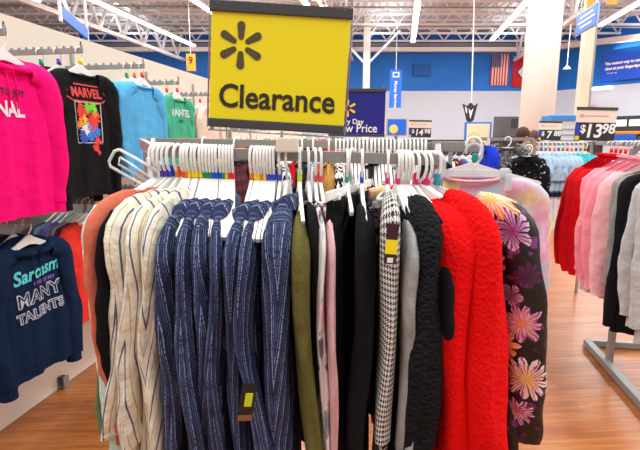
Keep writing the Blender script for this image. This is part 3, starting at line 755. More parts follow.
b = MB(); b.bar(rel((ql.x, ql.y, .08)), rel((qr.x, qr.y, .08)), .03, .04, .002); b.build('base_bar', steel, e)
MK = dict(purple=(98, 60, 170), orange=(245, 125, 30), redor=(240, 80, 40), yellow=(250, 225, 20), green=(20, 150, 90), blue=(25, 80, 215), teal=(60, 160, 190), red=(235, 40, 35), pink=(235, 35, 130), lime=(215, 230, 20), coral=(240, 90, 60), dteal=(20, 150, 130))
def solve(hook, near, d, zoff=-.13):
    lo, hi = -1.45, 1.45
    for _ in range(40):
        m_ = (lo+hi)/2; q = hook+Vector((math.sin(m_)*d, -math.cos(m_)*d, zoff))
        if PX(q) < near: lo = m_
        else: hi = m_
    return lo
def hang(hpx, npx, marker, hlabel, hgroup, hw=.2, tip=-.13, rail=(A1, B1), mat=None, **kw):
    h = RT(hpx, *rail)-Vector((0, 0, .013)); ph = solve(h, npx, hw, tip); rz = math.atan2(-math.cos(ph), math.sin(ph))
    hanger(h, rz, MK.get(marker), hlabel, hgroup, hw*.97, tip, mat=mat); return h, rz
Wg = 'white plastic hangers on the left part of the front rail'
navy_s = stripes('navy cloth with pale broken stripes', (42, 50, 82), [(.024, .0032, 0, (140, 150, 180)), (.024, .002, .006, (110, 120, 156)), (.024, .0016, .012, (78, 88, 126))], yoke=.07, brk=.43)
white_s = stripes('cream cloth with navy and tan stripes', (232, 226, 208), [(.042, .0048, 0, (92, 102, 134)), (.042, .003, .022, (190, 172, 138))], yoke=.06)
coral = cloth('coral ribbed knit', (214, 116, 92)); blk = cloth('black cloth', (22, 22, 25)); blk2 = cloth('soft black cloth', (30, 30, 34)); olive = cloth('olive heather knit', (96, 92, 48), 'heather')
mint = stripes('mint lace cloth', (196, 222, 212), [(.012, .003, 0, (232, 240, 236))]); sage = cloth('sage green cloth', (112, 128, 96))
redsh = cloth('bright red fleece', (232, 12, 16), 'sherpa'); blksh = cloth('black bubbled fleece', (26, 27, 31), 'bubble')
pinkc = cloth('dusty pink cloth', (222, 178, 184)); camo = blotch('grey and white camouflage cloth', [(226, 222, 222), (150, 150, 156), (110, 112, 120), (232, 196, 202)], 9, .54)
grey_c = cloth('light grey cloth', (150, 150, 148), 'heather'); hnd = hound(); tiedye = blotch('pastel tie dye cloth', [(228, 160, 190), (240, 226, 150), (170, 208, 226), (236, 190, 214)], 9, .47, soft=.14)
plaidm = plaid(); bwp = blotch('black and white patterned cloth', [(232, 232, 230), (20, 20, 22)], 40, .5); tan_c = cloth('tan cloth', (176, 130, 70))
# ---- left end
lst = [
 (156, 90, None, mint, 'pale mint top at the left end of the clearance rack, mostly hidden', 'top', dict(L=.75, seed=1, collar='crew', sth=.012, sr=.045, splay=0)),
 (160, 91, None, sage, 'sage green long top showing a thin edge behind the coral cardigan', 'top', dict(L=.92, sleeve=.55, seed=2, sr=.04, sth=.010, splay=0)),
 (164, 98, 'purple', coral, 'coral ribbed cardigan at the left end of the clearance rack', 'cardigan', dict(L=.72, seed=3, sr=.055, sth=.018, splay=.0, tip=-.125)),
 (168, 106, 'purple', blk, 'black top between the coral cardigan and the cream striped shirts', 'top', dict(L=.6, seed=4, sr=.04, sth=.012, sleeve=.4, tip=-.14)),
 (172, 118, 'blue', white_s, 'cream shirt with navy and tan stripes, leftmost of three', 'shirt', dict(L=.84, sway=.04, lean=(0, -0.05), seed=5, collar='shirt', sr=.065, sth=.024, tail=.05, fold=.018, tip=-.14)),
 (178, 135, 'orange', white_s, 'cream shirt with navy and tan stripes, middle one of three', 'shirt', dict(L=.84, sway=.04, lean=(0, -0.03), seed=6, collar='shirt', sr=.065, sth=.024, tail=.05, fold=.018, tip=-.15)),
 (184, 150, 'redor', white_s, 'cream shirt with navy and tan stripes, nearest to the navy shirts', 'shirt', dict(L=.84, sway=.04, lean=(0, -0.02), seed=7, collar='shirt', sr=.065, sth=.022, tail=.05, fold=.018, tip=-.155)),
]
NL = 'navy shirt with pale broken stripes, '
navs = [(194, 166, 'yellow', 'leftmost, beside the cream striped shirts'), (201, 183, 'yellow', 'second from the cream striped shirts'), (210, 201, 'green', 'third from the cream striped shirts'),
        (220, 216, 'blue', 'fourth from the cream striped shirts'), (252, 231, 'orange', 'fifth from the cream striped shirts'), (262, 246, 'orange', 'sixth from the cream striped shirts, above the hanging tag'), (287, 275, None, 'rightmost, beside the olive top')]
for i, (h_, n_, mk, l) in enumerate(navs):
    last = i == 6
    lst.append((h_, n_, mk, navy_s, NL+l, 'shirt', dict(L=.84, th=.017, seed=20+i, sway=.026, lean=(0, [-.02, 0, .01, -.01, .01, .02, .0][i]), collar='shirt', sr=.066 if not last else .07, sth=[.024, .022, .026, .020, .022, .020, .034][i], tail=.05, fold=.018, splay=.03 if i % 2 else .012, top=-.128 if i < 6 else -.11, neck=.115 if i < 6 else .1, tip=[-.18, -.185, -.18, -.19, -.185, -.19, -.16][i], hw=.205 if last else .20)))
lst += [
 (300, 300, 'lime', olive, 'olive heather knit top right of the navy striped shirts', 'top', dict(L=.95, seed=30, sr=.055, sth=.021, hw=.215, tip=-.17, lean=(0, .085), fold=.006, splay=.0, sleeve=.9, sway=0)),
 (308, 314, None, blk, 'plain black top between the olive and the pink top', 'top', dict(L=.7, seed=31, sr=.05, sth=.014, hw=.17, tip=-.14)),
 (315, 322, 'coral', camo, 'grey and white camouflage top left of the dusty pink top', 'top', dict(L=.84, seed=32, sr=.05, sth=.012, hw=.18, tip=-.16, fold=.006)),
 (320, 332, 'coral', pinkc, 'dusty pink top with a thin hanging edge left of the black trousers', 'top', dict(L=.88, seed=33, sr=.05, sth=.011, hw=.19, tip=-.165, fold=.006)),
]
def hlab(lb): return ('white hanger holding the '+lb.replace(',', '')) if len(lb.split()) < 13 else ' '.join(('white hanger holding the '+lb.replace(',', '')).split()[:16])
for i, (hp, np_, mk, mat, lb, cat, kw) in enumerate(lst):
    hw = kw.pop('hw', .2); tip = kw.pop('tip', -.13)
    short = lb.split(',')[0]
    h, rz = hang(hp, np_, mk, hlab(lb), Wg, hw, tip)
    garment({'shirt': 'striped_shirt', 'top': 'long_sleeve_shirt', 'cardigan': 'cardigan'}[cat], h, rz, lb, cat, None, mat, hw=hw, tip=tip, **kw)
# extra hangers in the tight bunches (bare arms seen between the shirts)
for i, (hp, np_, mk) in enumerate([(187, 155, 'orange'), (190, 160, 'yellow'), (197, 174, 'yellow'), (204, 189, 'green'), (207, 195, 'green'), (213, 206, 'blue'), (216, 211, 'blue'), (223, 221, 'green'), (226, 225, 'lime'), (229, 229, 'red'), (232, 233, 'red')]):
    hang(hp, np_, mk, 'white hanger in the tight bunch with bright size markers, left of the sign', 'bunched white hangers left of the yellow sign foot', .19, -.172)
for i, (hp, np_, mk) in enumerate([(256, 238, 'yellow'), (259, 242, 'yellow'), (265, 252, 'yellow'), (268, 257, 'purple'), (271, 262, 'blue'), (274, 267, 'blue'), (280, 272, 'blue')]):
    hang(hp, np_, mk, 'white hanger in the short bunch with yellow and blue markers under the yellow sign', 'bunched white hangers under the yellow sign', .19, -.172)
hang(299, 303, 'lime', 'single white hanger with a lime marker right of the beige sign foot', None, .18, -.13)
# ---- black trousers on a clip hanger
def clip_hanger(h, rz, hw, label, mat, group=None, drop=-.075, clips=(-.6, .6)):
    e = empty('clip_hanger', h, (0, 0, rz), label, 'hanger', group)
    b = MB(); a = [(-.022*math.cos(k), 0, -.004+.022*math.sin(k)) for k in [PI*(-.1)+PI*1.1*i/8 for i in range(9)]]+[(.022, 0, -.02), (.01, 0, -.04), (0, 0, -.055), (0, 0, drop)]
    b.tube(a, .004, 6); b.build('hook', mat, e, True)
    b = MB(); b.box((0, 0, drop-.008), (2*hw, .007, .022), .003); b.build('bar', mat, e)
    for c in clips:
        b = MB(); b.box((c*hw, 0, drop-.032), (.02, .014, .046), .003); b.build('clip', mat, e, True)
    return e
h = RT(352)-Vector((0, 0, .01)); ph = solve(h, 326, .19, -.09); rz = math.atan2(-math.cos(ph), math.sin(ph))
clip_hanger(h, rz, .19, 'long white clip hanger slanting across above the black trousers', white_plastic)
panel('dress_trousers', h, rz, 'wide black trousers hung by the waist under the slanting clip hanger', 'trousers', None, blk2, hw=.165, L=.92, hem=.17, th=.014, fold=.014, seed=3, top=-.10, split=True, waistband=blk)
h = RT(362)-Vector((0, 0, .013)); ph = solve(h, 366, .19, -.12); rz = math.atan2(-math.cos(ph), math.sin(ph))
hanger(h, rz, MK['blue'], 'white hanger with a blue marker behind the clip hanger', None, .17, -.125)
garment('long_sleeve_shirt', h, rz, 'black top hanging between the trousers and the houndstooth top', 'top', None, blk, hw=.18, L=.82, seed=41, sr=.05, sth=.024, tip=-.14)
hang(347, 352, 'dteal', 'white hanger with a dark teal marker left of the trousers hanger', None, .15, -.11)
# ---- houndstooth top with tags
h, rz = hang(388, 391, 'pink', 'white hanger with a pink marker in the houndstooth top', None, .2, -.125)
e, fr = garment('houndstooth_shirt', h, rz, 'black and white houndstooth top with a yellow clearance tag', 'top', None, hnd, hw=.2, L=.85, seed=42, sr=.052, sth=.021, tip=-.105, fold=.006, splay=.0, cr=.3)
b = MB(); b.box((0, 0, 0), (.024, .002, .085), .0); tg = b.build('price_tag', plain('dark wine tag', (58, 18, 36), .5), e)
b2 = MB(); b2.box((0, -.002, -.006), (.024, .002, .030)); b3 = MB(); b3.box((0, -.002, -.034), (.012, .002, .010))
Mi = Matrix.Translation(h) @ Matrix.Rotation(rz, 4, 'Z')
tp = P(391.5, 244, .945); tg.matrix_local = Mi.inverted() @ (Matrix.Translation(tp) @ Matrix.Rotation(math.radians(4), 4, 'Y'))
o = b2.build('clearance_sticker', plain('yellow sticker', (248, 226, 0), .5), tg); o = b3.build('round_sticker', white_ink, tg)
h, rz = hang(398, 411, 'pink', 'white hanger in the black top with pale grey sleeves', None, .18, -.13)
garment('colour_block_shirt', h, rz, 'black top with a light grey sleeve right of the houndstooth top', 'top', None, blk, hw=.215, L=.7, seed=43, sr=.06, sth=.022, tip=-.17, sway=0, sleeve_mat=grey_c, sleeve=.5, splay=.0, cuff=grey_c)
# ---- black bubbled fleece coats, red fleece
h, rz = hang(404, 427, None, 'white hanger in the black bubbled fleece jacket', None, .2, -.14)
garment('fleece_jacket', h, rz, 'black bubbled fleece jacket left of the red fleeces', 'jacket', None, blksh, hw=.2, L=.88, seed=44, sr=.078, sth=.046, tip=-.135, fold=.012, splay=.015, sleeve=.66, cr=1.3)
h, rz = hang(409, 446, None, 'white hanger in the black knit cardigan beside the first red fleece', None, .19, -.14)
garment('knit_cardigan', h, rz, 'thin black knit cardigan between the bubbled jacket and the red fleece', 'cardigan', None, blk2, hw=.19, L=.62, seed=45, sr=.055, sth=.02, tip=-.14, sleeve=.36, cuff=blk2)
h, rz = hang(415, 459, 'pink', 'white hanger with a pink marker in the left red fleece', None, .2, -.14)
garment('red_fleece', h, rz, 'bright red fleece sweater, the left one half hidden behind the other', 'sweater', None, redsh, hw=.2, L=.88, lean=(0, .03), seed=46, sr=.07, sth=.045, tip=-.14, fold=.008, splay=.01, sleeve=.7, cr=.6, collar='crew')
h, rz = hang(426, 488, 'pink', 'white hanger with a pink marker in the right red fleece', None, .21, -.125)
garment('red_fleece', h, rz, 'bright red fleece sweater, the right one fully seen beside the floral blouse', 'sweater', None, redsh, hw=.21, L=.9, lean=(0, .07), seed=47, sr=.085, sth=.052, tip=-.125, fold=.008, splay=.03, sleeve=.74, cr=.6)
# ---- floral blouse
PUR = (150, 50, 150); LIL = (226, 190, 222); WH = (244, 234, 240); ORG = (238, 140, 60); YEL = (246, 200, 80); DK = (60, 20, 60)
fl = [(-.14, .04, 0.0516, 9, .3, YEL, ORG, WH), (.02, .04, 0.0559, 10, 1.1, ORG, WH, (190, 50, 70)), (.13, .03, 0.0516, 9, .7, WH, ORG, PUR), (.20, .05, 0.0430, 9, .2, ORG, WH, PUR), (.07, .10, 0.0430, 7, 0, PUR, LIL, DK), (-.06, .12, 0.0344, 9, 0, (70, 24, 60), (110, 36, 90), DK),
      (.14, .15, 0.0200, 5, .4, WH, LIL, PUR), (.05, .18, 0.0344, 9, .2, (58, 22, 52), (84, 30, 76), DK), (.12, .23, 0.0258, 7, .9, WH, PUR, LIL), (.15, .28, 0.0200, 5, 0, WH, LIL, PUR), (-.1, .25, 0.0430, 10, .4, PUR, LIL, DK),
      (.09, .33, 0.0516, 9, .5, ORG, PUR, LIL), (.14, .40, 0.0473, 10, .2, YEL, ORG, WH), (.02, .42, 0.0516, 12, .9, WH, PUR, ORG), (.12, .50, 0.0602, 13, .0, YEL, WH, PUR), (.06, .62, 0.0430, 12, .4, PUR, WH, (200, 70, 60)), (.15, .70, 0.0430, 9, .4, (190, 60, 90), PUR, WH),
      (.345, .03, 0.0516, 9, .4, YEL, ORG, WH), (.42, .05, 0.0430, 9, .9, WH, ORG, PUR), (.37, .10, 0.0430, 7, .2, PUR, LIL, DK), (.41, .17, 0.0260, 5, 0, WH, LIL, PUR), (.345, .20, 0.0301, 9, .2, (58, 22, 52), (94, 30, 80), DK), (.38, .245, 0.0280, 5, .9, PUR, LIL, DK),
      (.36, .31, 0.0473, 9, .5, ORG, PUR, LIL), (.40, .37, 0.0430, 9, .2, YEL, ORG, WH), (.35, .45, 0.0602, 13, .5, YEL, WH, PUR), (.43, .48, 0.0430, 10, .9, ORG, PUR, WH), (.37, .55, 0.0387, 10, .1, (190, 60, 90), PUR, WH)]
flm = floral('black cloth with purple and orange flowers', fl)
h, rz = hang(436, 525, 'teal', 'clear hanger with a teal marker in the floral blouse', None, .225, -.115, mat=clear_plastic)
garment('floral_blouse', h, rz, 'long sleeved black blouse with purple and orange flowers, right end of the rack', 'blouse', None, flm, hw=.225, L=.84, seed=52, sr=.068, sth=.03, tip=-.115, fold=.012, splay=.03, sleeve=.58, collar='crew', lean=(.03, .05), res=1.3, skew=0)
# ---- pastel tie dye behind, clear clip hangers
h = P(474, 143, 1.56); ph = solve(h, 563, .23, -.13); rz = math.atan2(-math.cos(ph), math.sin(ph))
hanger(h, rz, MK['dteal'], 'white hanger with a dark teal marker in the tie dye top', None, .22, -.12)
garment('tie_dye_shirt', h, rz, 'pastel pink and yellow tie dye top behind the floral blouse', 'top', None, tiedye, hw=.22, L=.86, seed=53, sr=.06, sth=.022, tip=-.15, splay=.03, sleeve=.55)
h = RT(441, A1, B1)+Vector((.0, .1, 0)); ph = solve(h, 500, .2, -.06)
clip_hanger(P(474, 150, 1.35), math.radians(-12), .105, 'clear clip hanger with a white label at the right end of the rack', clear_plastic, None, -.058, (-.93, .93))
b = MB(); b.box((0, 0, 0), (.026, .004, .045), .002); obj1('hanger_label', b, plain('pale grey label', (206, 208, 212), .5), P(504.5, 176, 1.34), 'pale grey label hanging on the clear clip hanger', 'label')
clip_hanger(P(131, 146, 1.27)+Vector((.06, 0, .0)), math.radians(-80), .1, 'empty white clip hanger at the left end of the rack', white_plastic, None, -.03)
# big clear hanger loop at far left of rack
e = empty('clear_hanger', P(134, 170, 1.2), (0, math.radians(32), math.radians(0)), 'empty clear plastic hanger tilted at the left end of the rack', 'hanger')
b = MB(); rr = [(-.055, .026), (.055, .030), (.062, .018), (.062, -.012), (.05, -.022), (-.055, -.024), (-.064, -.014), (-.064, .016), (-.055, .026)]
b.tube([(x, 0, z) for x, z in rr], .004, 6); b.tube([(-.045, 0, .010), (.04, 0, .006), (.045, 0, -.006), (-.04, 0, -.008), (-.045, 0, .010)], .003, 6); b.build('outer_loop', plain('milky plastic', (226, 228, 232), .2, alpha=.8), e, True)
# right group, bare white hangers with curved hooks
for i, (hp, np_) in enumerate([(401, 412), (407, 428), (420, 470), (431, 500)]):
    hang(hp, np_, None, 'white hanger with an arched hook near the right end of the front rail', 'white hangers near the right end of the front rail', .16, -.11)
# ---- rear rail
bg = 'white hangers crowded on the rear rail'
for i in range(24):
    hp = 336+i*3.9; h = RT(hp, A2, B2)-Vector((0, 0, .013)); hanger(h, math.radians(-90-(hp-320)*.08), None, 'white hanger crowded on the rear rail behind the front row', bg, .18, -.12, lowres=True)
rear = [(236, plaidm, 'dark red plaid shirt on the rear rail under the yellow sign', 'shirt'), (204, tan_c, 'tan top on the rear rail behind the hanger bunch', 'top'), (284, bwp, 'black and white patterned top on the rear rail, right of the sign foot', 'top'), (302, blk, 'black top on the rear rail, right of the patterned one', 'top'), (313, stripes('blue denim cloth', (110, 130, 170), [(.03, .01, 0, (190, 200, 215))]), 'pale blue patterned top on the rear rail', 'top'), (329, tan_c, 'tan top on the rear rail left of the white speckled one', 'top'), (340, bwp, 'black and white speckled top on the rear rail above the clip hanger', 'top'), (372, blk, 'black top on the rear rail behind the clip hanger', 'top'), (400, grey_c, 'light grey top on the rear rail behind the pink markers', 'top'), (426, blk, 'black top on the rear rail near its right end', 'top')]
for i, (hp, mt, lb, ct) in enumerate(rear):
    h = RT(hp, A2, B2)-Vector((0, 0, .013)); rz = math.radians(-90-(hp-320)*.15+(-24 if hp < 240 else 0)); tp_ = -.10 if hp < 360 else -.13
    hanger(h, rz, None, hlab(lb), bg, .18, tp_, lowres=True)
    garment('striped_shirt' if ct == 'shirt' else 'long_sleeve_shirt', h, rz, lb, ct, None, mt, hw=.19, L=.66, seed=60+i, sr=.05, sth=.022, tip=tp_, res=.7, top=-.06)
# small hang tag on navy shirt
e = empty('hang_tag', P(247, 402, .93), (0, math.radians(10), math.radians(20)), label='black hang tag with a lime sticker between the navy striped shirts', cat='tag')
b = MB(); b.box((0, 0, 0), (.032, .002, .085)); b.build('card', plain('black tag card', (22, 20, 20), .5), e)
b = MB(); b.box((0.002, -.002, .006), (.016, .002, .03)); b.build('lime_sticker', plain('lime sticker', (190, 205, 30), .5), e)
b = MB(); b.box((0, -.002, -.036), (.032, .002, .012)); b.build('brown_edge', plain('tag brown', (130, 80, 50), .5), e)
# =================================================================== LEFT PARTITION DISPLAY
WN = Vector((AP.x, AP.y, 0))          # direction out of the wall
def arm(endp, ln, label, group=None):
    e = empty('display_arm', endp, (0, 0, math.atan2(WN.y, WN.x)), label, 'display arm', group)
    b = MB(); b.bar((-ln, 0, -.012), (0, 0, -.012), .012, .026, .001); 
    nn_ = 9; 
    for k in range(nn_): b.prism([(-ln+.06+k*(ln-.08)/nn_, 0), (-ln+.06+k*(ln-.08)/nn_+.018, .0), (-ln+.06+k*(ln-.08)/nn_+.014, .012), (-ln+.06+k*(ln-.08)/nn_+.004, .012)], -.006, .006)
    b.box((-.003, 0, -.003), (.006, .014, .036)); b.build('bar', steel, e)
    b = MB(); b.tube([(-.005, 0, .015), (-.005, 0, .03)], .004, 6); b.build('pin', dark_steel, e, True)
    b = MB(); b.box((-ln-.004, 0, -.02), (.012, .03, .08)); b.build('bracket', steel, e)
    return e
def wallgap(p):   # distance from p to the partition face along WN
    return (p-Vector((pt.x, pt.y, 0))).dot(WN)
def arm_at(px, py, Y, label):
    p = P(px, py, Y); g = wallgap(p); arm(p, g+.02, label); return p
kn = cloth
p1 = arm_at(5, 29, 2.0, 'grey notched display arm above the pink hoodies')
p2 = arm_at(82, 48, 2.45, 'grey notched display arm above the black sweatshirts')
p3 = arm_at(144, 64, 2.90, 'grey notched display arm above the sky blue shirt')
p4 = arm_at(179, 81, 3.45, 'grey notched display arm above the green tee')
p5 = arm_at(212, 93, 4.05, 'grey notched display arm next to the yellow sign edge')
RZ = math.radians(76)
def wallgarm(p, back, name, label, cat, mat, kw, hl, mk=None, dz=0, rz=RZ, hlow=True):
    h = p-WN*back-Vector((0, 0, .013-dz)); hanger(h, rz, MK.get(mk), hl, 'hangers on the display arms of the left partition', kw.get('hw', .2)*.95, kw.get('tip', -.13), lowres=hlow)
    return (h,)+garment(name, h, rz, label, cat, None, mat, **kw)
hot = kn('hot pink fleece', (248, 8, 118)); bsw = kn('black sweatshirt fleece', (24, 23, 25)); sky = kn('sky blue jersey', (92, 178, 228)); grn = kn('sea green jersey', (74, 178, 140)); navyf = kn('dark navy fleece', (16, 36, 66))
for i in range(4)[::-1]:
    bk = .02+.075*i
    r_ = wallgarm(p1, bk, 'pink_hoodie', ['hot pink hoodie with white printed letters, foremost on its arm', 'hot pink hoodie second on its arm behind the printed one', 'hot pink hoodie third on its arm', 'hot pink hoodie nearest the wall on its arm'][i], 'hoodie', hot,
                  dict(hw=.215, L=.71, seed=70+i, sr=.075, sth=.045, collar='hood', cuff=hot, hemband=hot, tip=-.15, sleeve=.56, th=.02, fold=.012), 'white hanger in a hot pink hoodie', None, rz=RZ+(.05*i))
    if i == 0:
        text_on('chest_print', 'TO JOY', .040, plain('black print', (30, 10, 22), .7), r_[1], .0, -.235, front=r_[2], bold=.0006)
        text_on('chest_print', 'FINAL', .085, plain('pale pink print', (246, 220, 232), .7), r_[1], -.05, -.305, front=r_[2], bold=.003, sx=.9)
for i in range(3)[::-1]:
    bk = [.02, .14, .24][i]
    r_ = wallgarm(p2, bk, 'black_sweatshirt', ['black sweatshirt with a red lettered comic splash print', 'black hoodie behind the comic print sweatshirt', 'black hoodie deepest on the second arm'][i], 'sweatshirt', bsw,
                  dict(hw=.205, L=.68, seed=80+i, sr=.07, sth=.045, collar='crew' if i == 0 else 'hood', cuff=bsw, hemband=bsw, tip=-.15, sleeve=.58, th=.018), 'white hanger in a black sweatshirt', ['yellow', 'purple', 'dteal'][i])
    if i == 0:
        e, fr = r_[1], r_[2]; redp = plain('red print', (214, 60, 56), .7)
        text_on('chest_print', 'MARVEL', .062, redp, e, 0, -.205, front=fr, bold=.0025, sx=.95)
        def outline(pts, w, mat, off=-.004):
            v = []; f = []
            for k in range(len(pts)):
                a = Vector((*pts[k], 0)); c = Vector((*pts[(k+1) % len(pts)], 0)); d = (c-a); nrm = Vector((-d.y, d.x, 0)).normalized()*w/2; m_ = 8
                for i_ in range(m_+1):
                    q = a+d*i_/m_
                    for sg in (-1, 1): w_ = q+nrm*sg; v.append((w_.x, fr(w_.x, w_.y)+off, w_.y))
                b0 = len(v)-2*(m_+1); f += [[b0+2*i_, b0+2*i_+1, b0+2*i_+3, b0+2*i_+2] for i_ in range(m_)]
            return mesh_obj('print_outline', v, f, mat, e, smooth=False)
        outline([(-.115, -.165), (.115, -.165), (.145, -.225), (.105, -.245), (-.105, -.245), (-.145, -.225)], .007, redp)
        outline([(-.095, -.25), (.095, -.25), (.085, -.45), (-.075, -.45)], .005, plain('pale print', (190, 190, 196), .7))
        Rr = random.Random(4); cols = [(226, 50, 44), (226, 50, 44), (120, 210, 50), (240, 200, 40), (40, 120, 215), (230, 230, 230), (235, 120, 40), (40, 90, 190), (226, 60, 50), (90, 190, 220)]
        spots = [(-.04, -.30, .040, 0), (.03, -.34, .042, 1), (.0, -.275, .030, 2), (.045, -.27, .026, 2), (-.03, -.34, .028, 3), (.02, -.40, .036, 4), (-.02, -.385, .024, 5), (.06, -.31, .02, 6), (-.03, -.42, .030, 7), (.05, -.44, .026, 8), (.0, -.365, .02, 9), (.06, -.39, .022, 4), (-.06, -.36, .02, 6), (.035, -.475, .018, 8), (.055, -.50, .014, 8)]
        for cx, cz, r, ci in spots:
            n = 22; rad = [r*(1+.35*math.sin(k*3.1+ci)+.35*Rr.uniform(-1, 1)) for k in range(n)]
            v = [(cx, fr(cx, cz)-.005, cz)]
            for q in (.5, 1):
                for k in range(n): x = cx+rad[k]*q*math.cos(2*PI*k/n); z = cz+rad[k]*q*math.sin(2*PI*k/n); v.append((x, fr(x, z)-.005, z))
            f = [[0, 1+k, 1+(k+1) % n] for k in range(n)]+[[1+k, 1+n+k, 1+n+(k+1) % n, 1+(k+1) % n] for k in range(n)]
            mesh_obj('paint_splash', v, f, plain('print %d %d %d' % cols[ci], cols[ci], .7), e, smooth=False)
        b = MB(); b.box((0, .004, -.108), (.022, .002, .016)); b.build('neck_label', white_ink, e)
for i in range(3)[::-1]:
    r_ = wallgarm(p3, .02+.05*i, 'blue_shirt', ['sky blue long sleeved shirt right of the black sweatshirts, foremost', 'sky blue shirt second on the third arm', 'sky blue shirt deepest on the third arm'][i], 'shirt', sky,
                  dict(hw=.19, L=.60, seed=90+i, sr=.06, sth=.032, collar='crew', tip=-.14, sleeve=.50, th=.014), 'white hanger in a sky blue shirt', ['red', 'orange', 'green'][i])
for i in range(2)[::-1]:
    r_ = wallgarm(p4, .02+.08*i, 'green_tee', ['sea green tee with WANTED printed in pale letters', 'sea green tee behind the WANTED one'][i], 'tee', grn,
                  dict(hw=.19, L=.60, seed=95+i, sr=.075, sth=.03, collar='crew', tip=-.14, sleeve=.26, th=.014), 'white hanger in a sea green tee', 'red')
    if i == 0:
        text_on('chest_print', 'WANTED', .07, plain('pale mint print', (206, 232, 216), .7), r_[1], 0.0, -.21, front=r_[2], bold=.002)
        text_on('chest_print', 'ALIVE', .03, plain('dark green print', (30, 80, 70), .7), r_[1], 0.0, -.265, front=r_[2], bold=.001)
        b = MB(); b.box((.04, r_[2](.04, -.42)-.004, -.42), (.08, .003, .10)); b.build('pocket_print', plain('mustard print', (150, 150, 50), .7), r_[1])
crm = kn('cream rose jersey', (238, 214, 196))
for i in range(3)[::-1]:
    wallgarm(p5, .02+.09*i, 'cream_shirt', ['cream top with grey stripes hanging beside the yellow sign, foremost', 'cream top second on the arm beside the yellow sign', 'cream top deepest on the arm beside the yellow sign'][i], 'top', crm, dict(hw=.19, L=.66, seed=100+i, sr=.06, sth=.03, tip=-.14, res=.7), 'white hanger in a cream top', 'red')
# lower row
q1 = arm_at(30, 219, 2.12, 'lower grey display arm above the dark navy hoodie')
for i in range(4)[::-1]:
    mt = [navyf, navyf, kn('dark maroon fleece', (92, 18, 34)), kn('slate grey fleece', (112, 128, 138))][i]
    r_ = wallgarm(q1, [.02, .1, .22, .30][i], 'navy_hoodie' if i < 2 else 'lower_hoodie', ['dark navy hoodie printed with Sarcasm and MANY TALENTS', 'dark navy hoodie just behind the printed one', 'dark maroon hoodie behind the navy hoodies', 'slate grey hoodie nearest the wall in the lower row'][i], 'hoodie', mt,
                  dict(hw=.215, L=.68, seed=110+i, sr=.075, sth=.045, collar='hood', cuff=mt, hemband=mt, tip=-.15, sleeve=.58, th=.02), 'white hanger in a lower row hoodie', None, rz=RZ+.04*i)
    if i == 0:
        e, fr = r_[1], r_[2]; tq = plain('turquoise print', (84, 205, 214), .7); wp = plain('lilac white print', (196, 206, 226), .7)
        text_on('chest_print', 'Sarcasm', .085, tq, e, 0, -.235, front=fr, bold=.0022, sx=.95, rot=.10, shear=.3)
        text_on('chest_print', 'ONE OF MY', .026, plain('purple print', (130, 90, 190), .7), e, .035, -.285, front=fr, bold=.001)
        for s_, sz, z in (('MANY', .088, -.345), ('TALENTS', .064, -.425)):
            text_on('chest_print', s_, sz, wp, e, .0, z, front=fr, bold=.004, sx=1.0, rot=.06)
            fr2 = (lambda x, y, fr=fr: fr(x, y)-.002); text_on('print_centre', s_, sz, navyf, e, .0, z, front=fr2, bold=-.0008, sx=1.0, rot=.06)
q2 = arm_at(94, 200, 2.62, 'lower grey display arm with folded colourful tops')
cl2 = [((238, 62, 50), 'bright coral red top foremost on the far lower arm', 0), ((88, 72, 150), 'purple top behind the coral red top', .09), ((168, 164, 158), 'warm grey top on the far lower arm', .15), ((196, 196, 196), 'pale grey top on the far lower arm', .21), ((110, 100, 190), 'violet top on the far lower arm', .27), ((92, 104, 130), 'slate blue top on the far lower arm', .34), ((38, 52, 92), 'dark blue top nearest the wall on the far lower arm', .42)]
for i, (c, lb, bk) in list(enumerate(cl2))[::-1]:
    wallgarm(q2, bk*.55+.01, 'long_sleeve_shirt', lb, 'top', kn('knit %d %d %d' % c, c), dict(hw=.21, L=.66, seed=120+i, sr=.07, sth=.035, tip=-.14, th=.016, res=.8), 'white hanger on the far lower arm', None, rz=math.radians([66, 72, 76, 79, 80, 80, 80][i]))
q3 = arm_at(136, 186, 3.05, 'third lower display arm far along the partition')
for i, (c, lb, bk) in enumerate([((132, 90, 176), 'purple top on the third lower arm', 0), ((60, 60, 70), 'charcoal top on the third lower arm', .1), ((90, 100, 160), 'dusty blue top on the third lower arm', .2)]):
    wallgarm(q3, bk, 'long_sleeve_shirt', lb, 'top', kn('knit %d %d %d' % c, c), dict(hw=.2, L=.66, seed=130+i, sr=.06, sth=.035, tip=-.14, th=.016, res=.7), 'white hanger on the third lower arm', None, rz=math.radians(80))
# base foot of the partition display
for k, (px, py) in enumerate(((66, 381),)):
    g = PFZ(px, py, .05); ln = wallgap(g)
    e = empty('base_foot', Vector((g.x, g.y, 0)), (0, 0, math.atan2(WN.y, WN.x)), ['grey steel base foot on the floor below the navy hoodie', 'grey steel base foot out of sight below the pink hoodies'][k], 'fixture foot')
    b = MB(); b.bar((-ln, 0, .05), (0, 0, .05), .035, .06, .002); b.build('beam', dark_steel, e)
    b = MB(); b.box((.002, 0, .05), (.006, .045, .068), .001); b.build('end_cap', steel, e); b = MB(); b.tube([(-.05, 0, 0), (-.05, 0, .022)], .02, 10); b.build('leveller', steel, e, True)
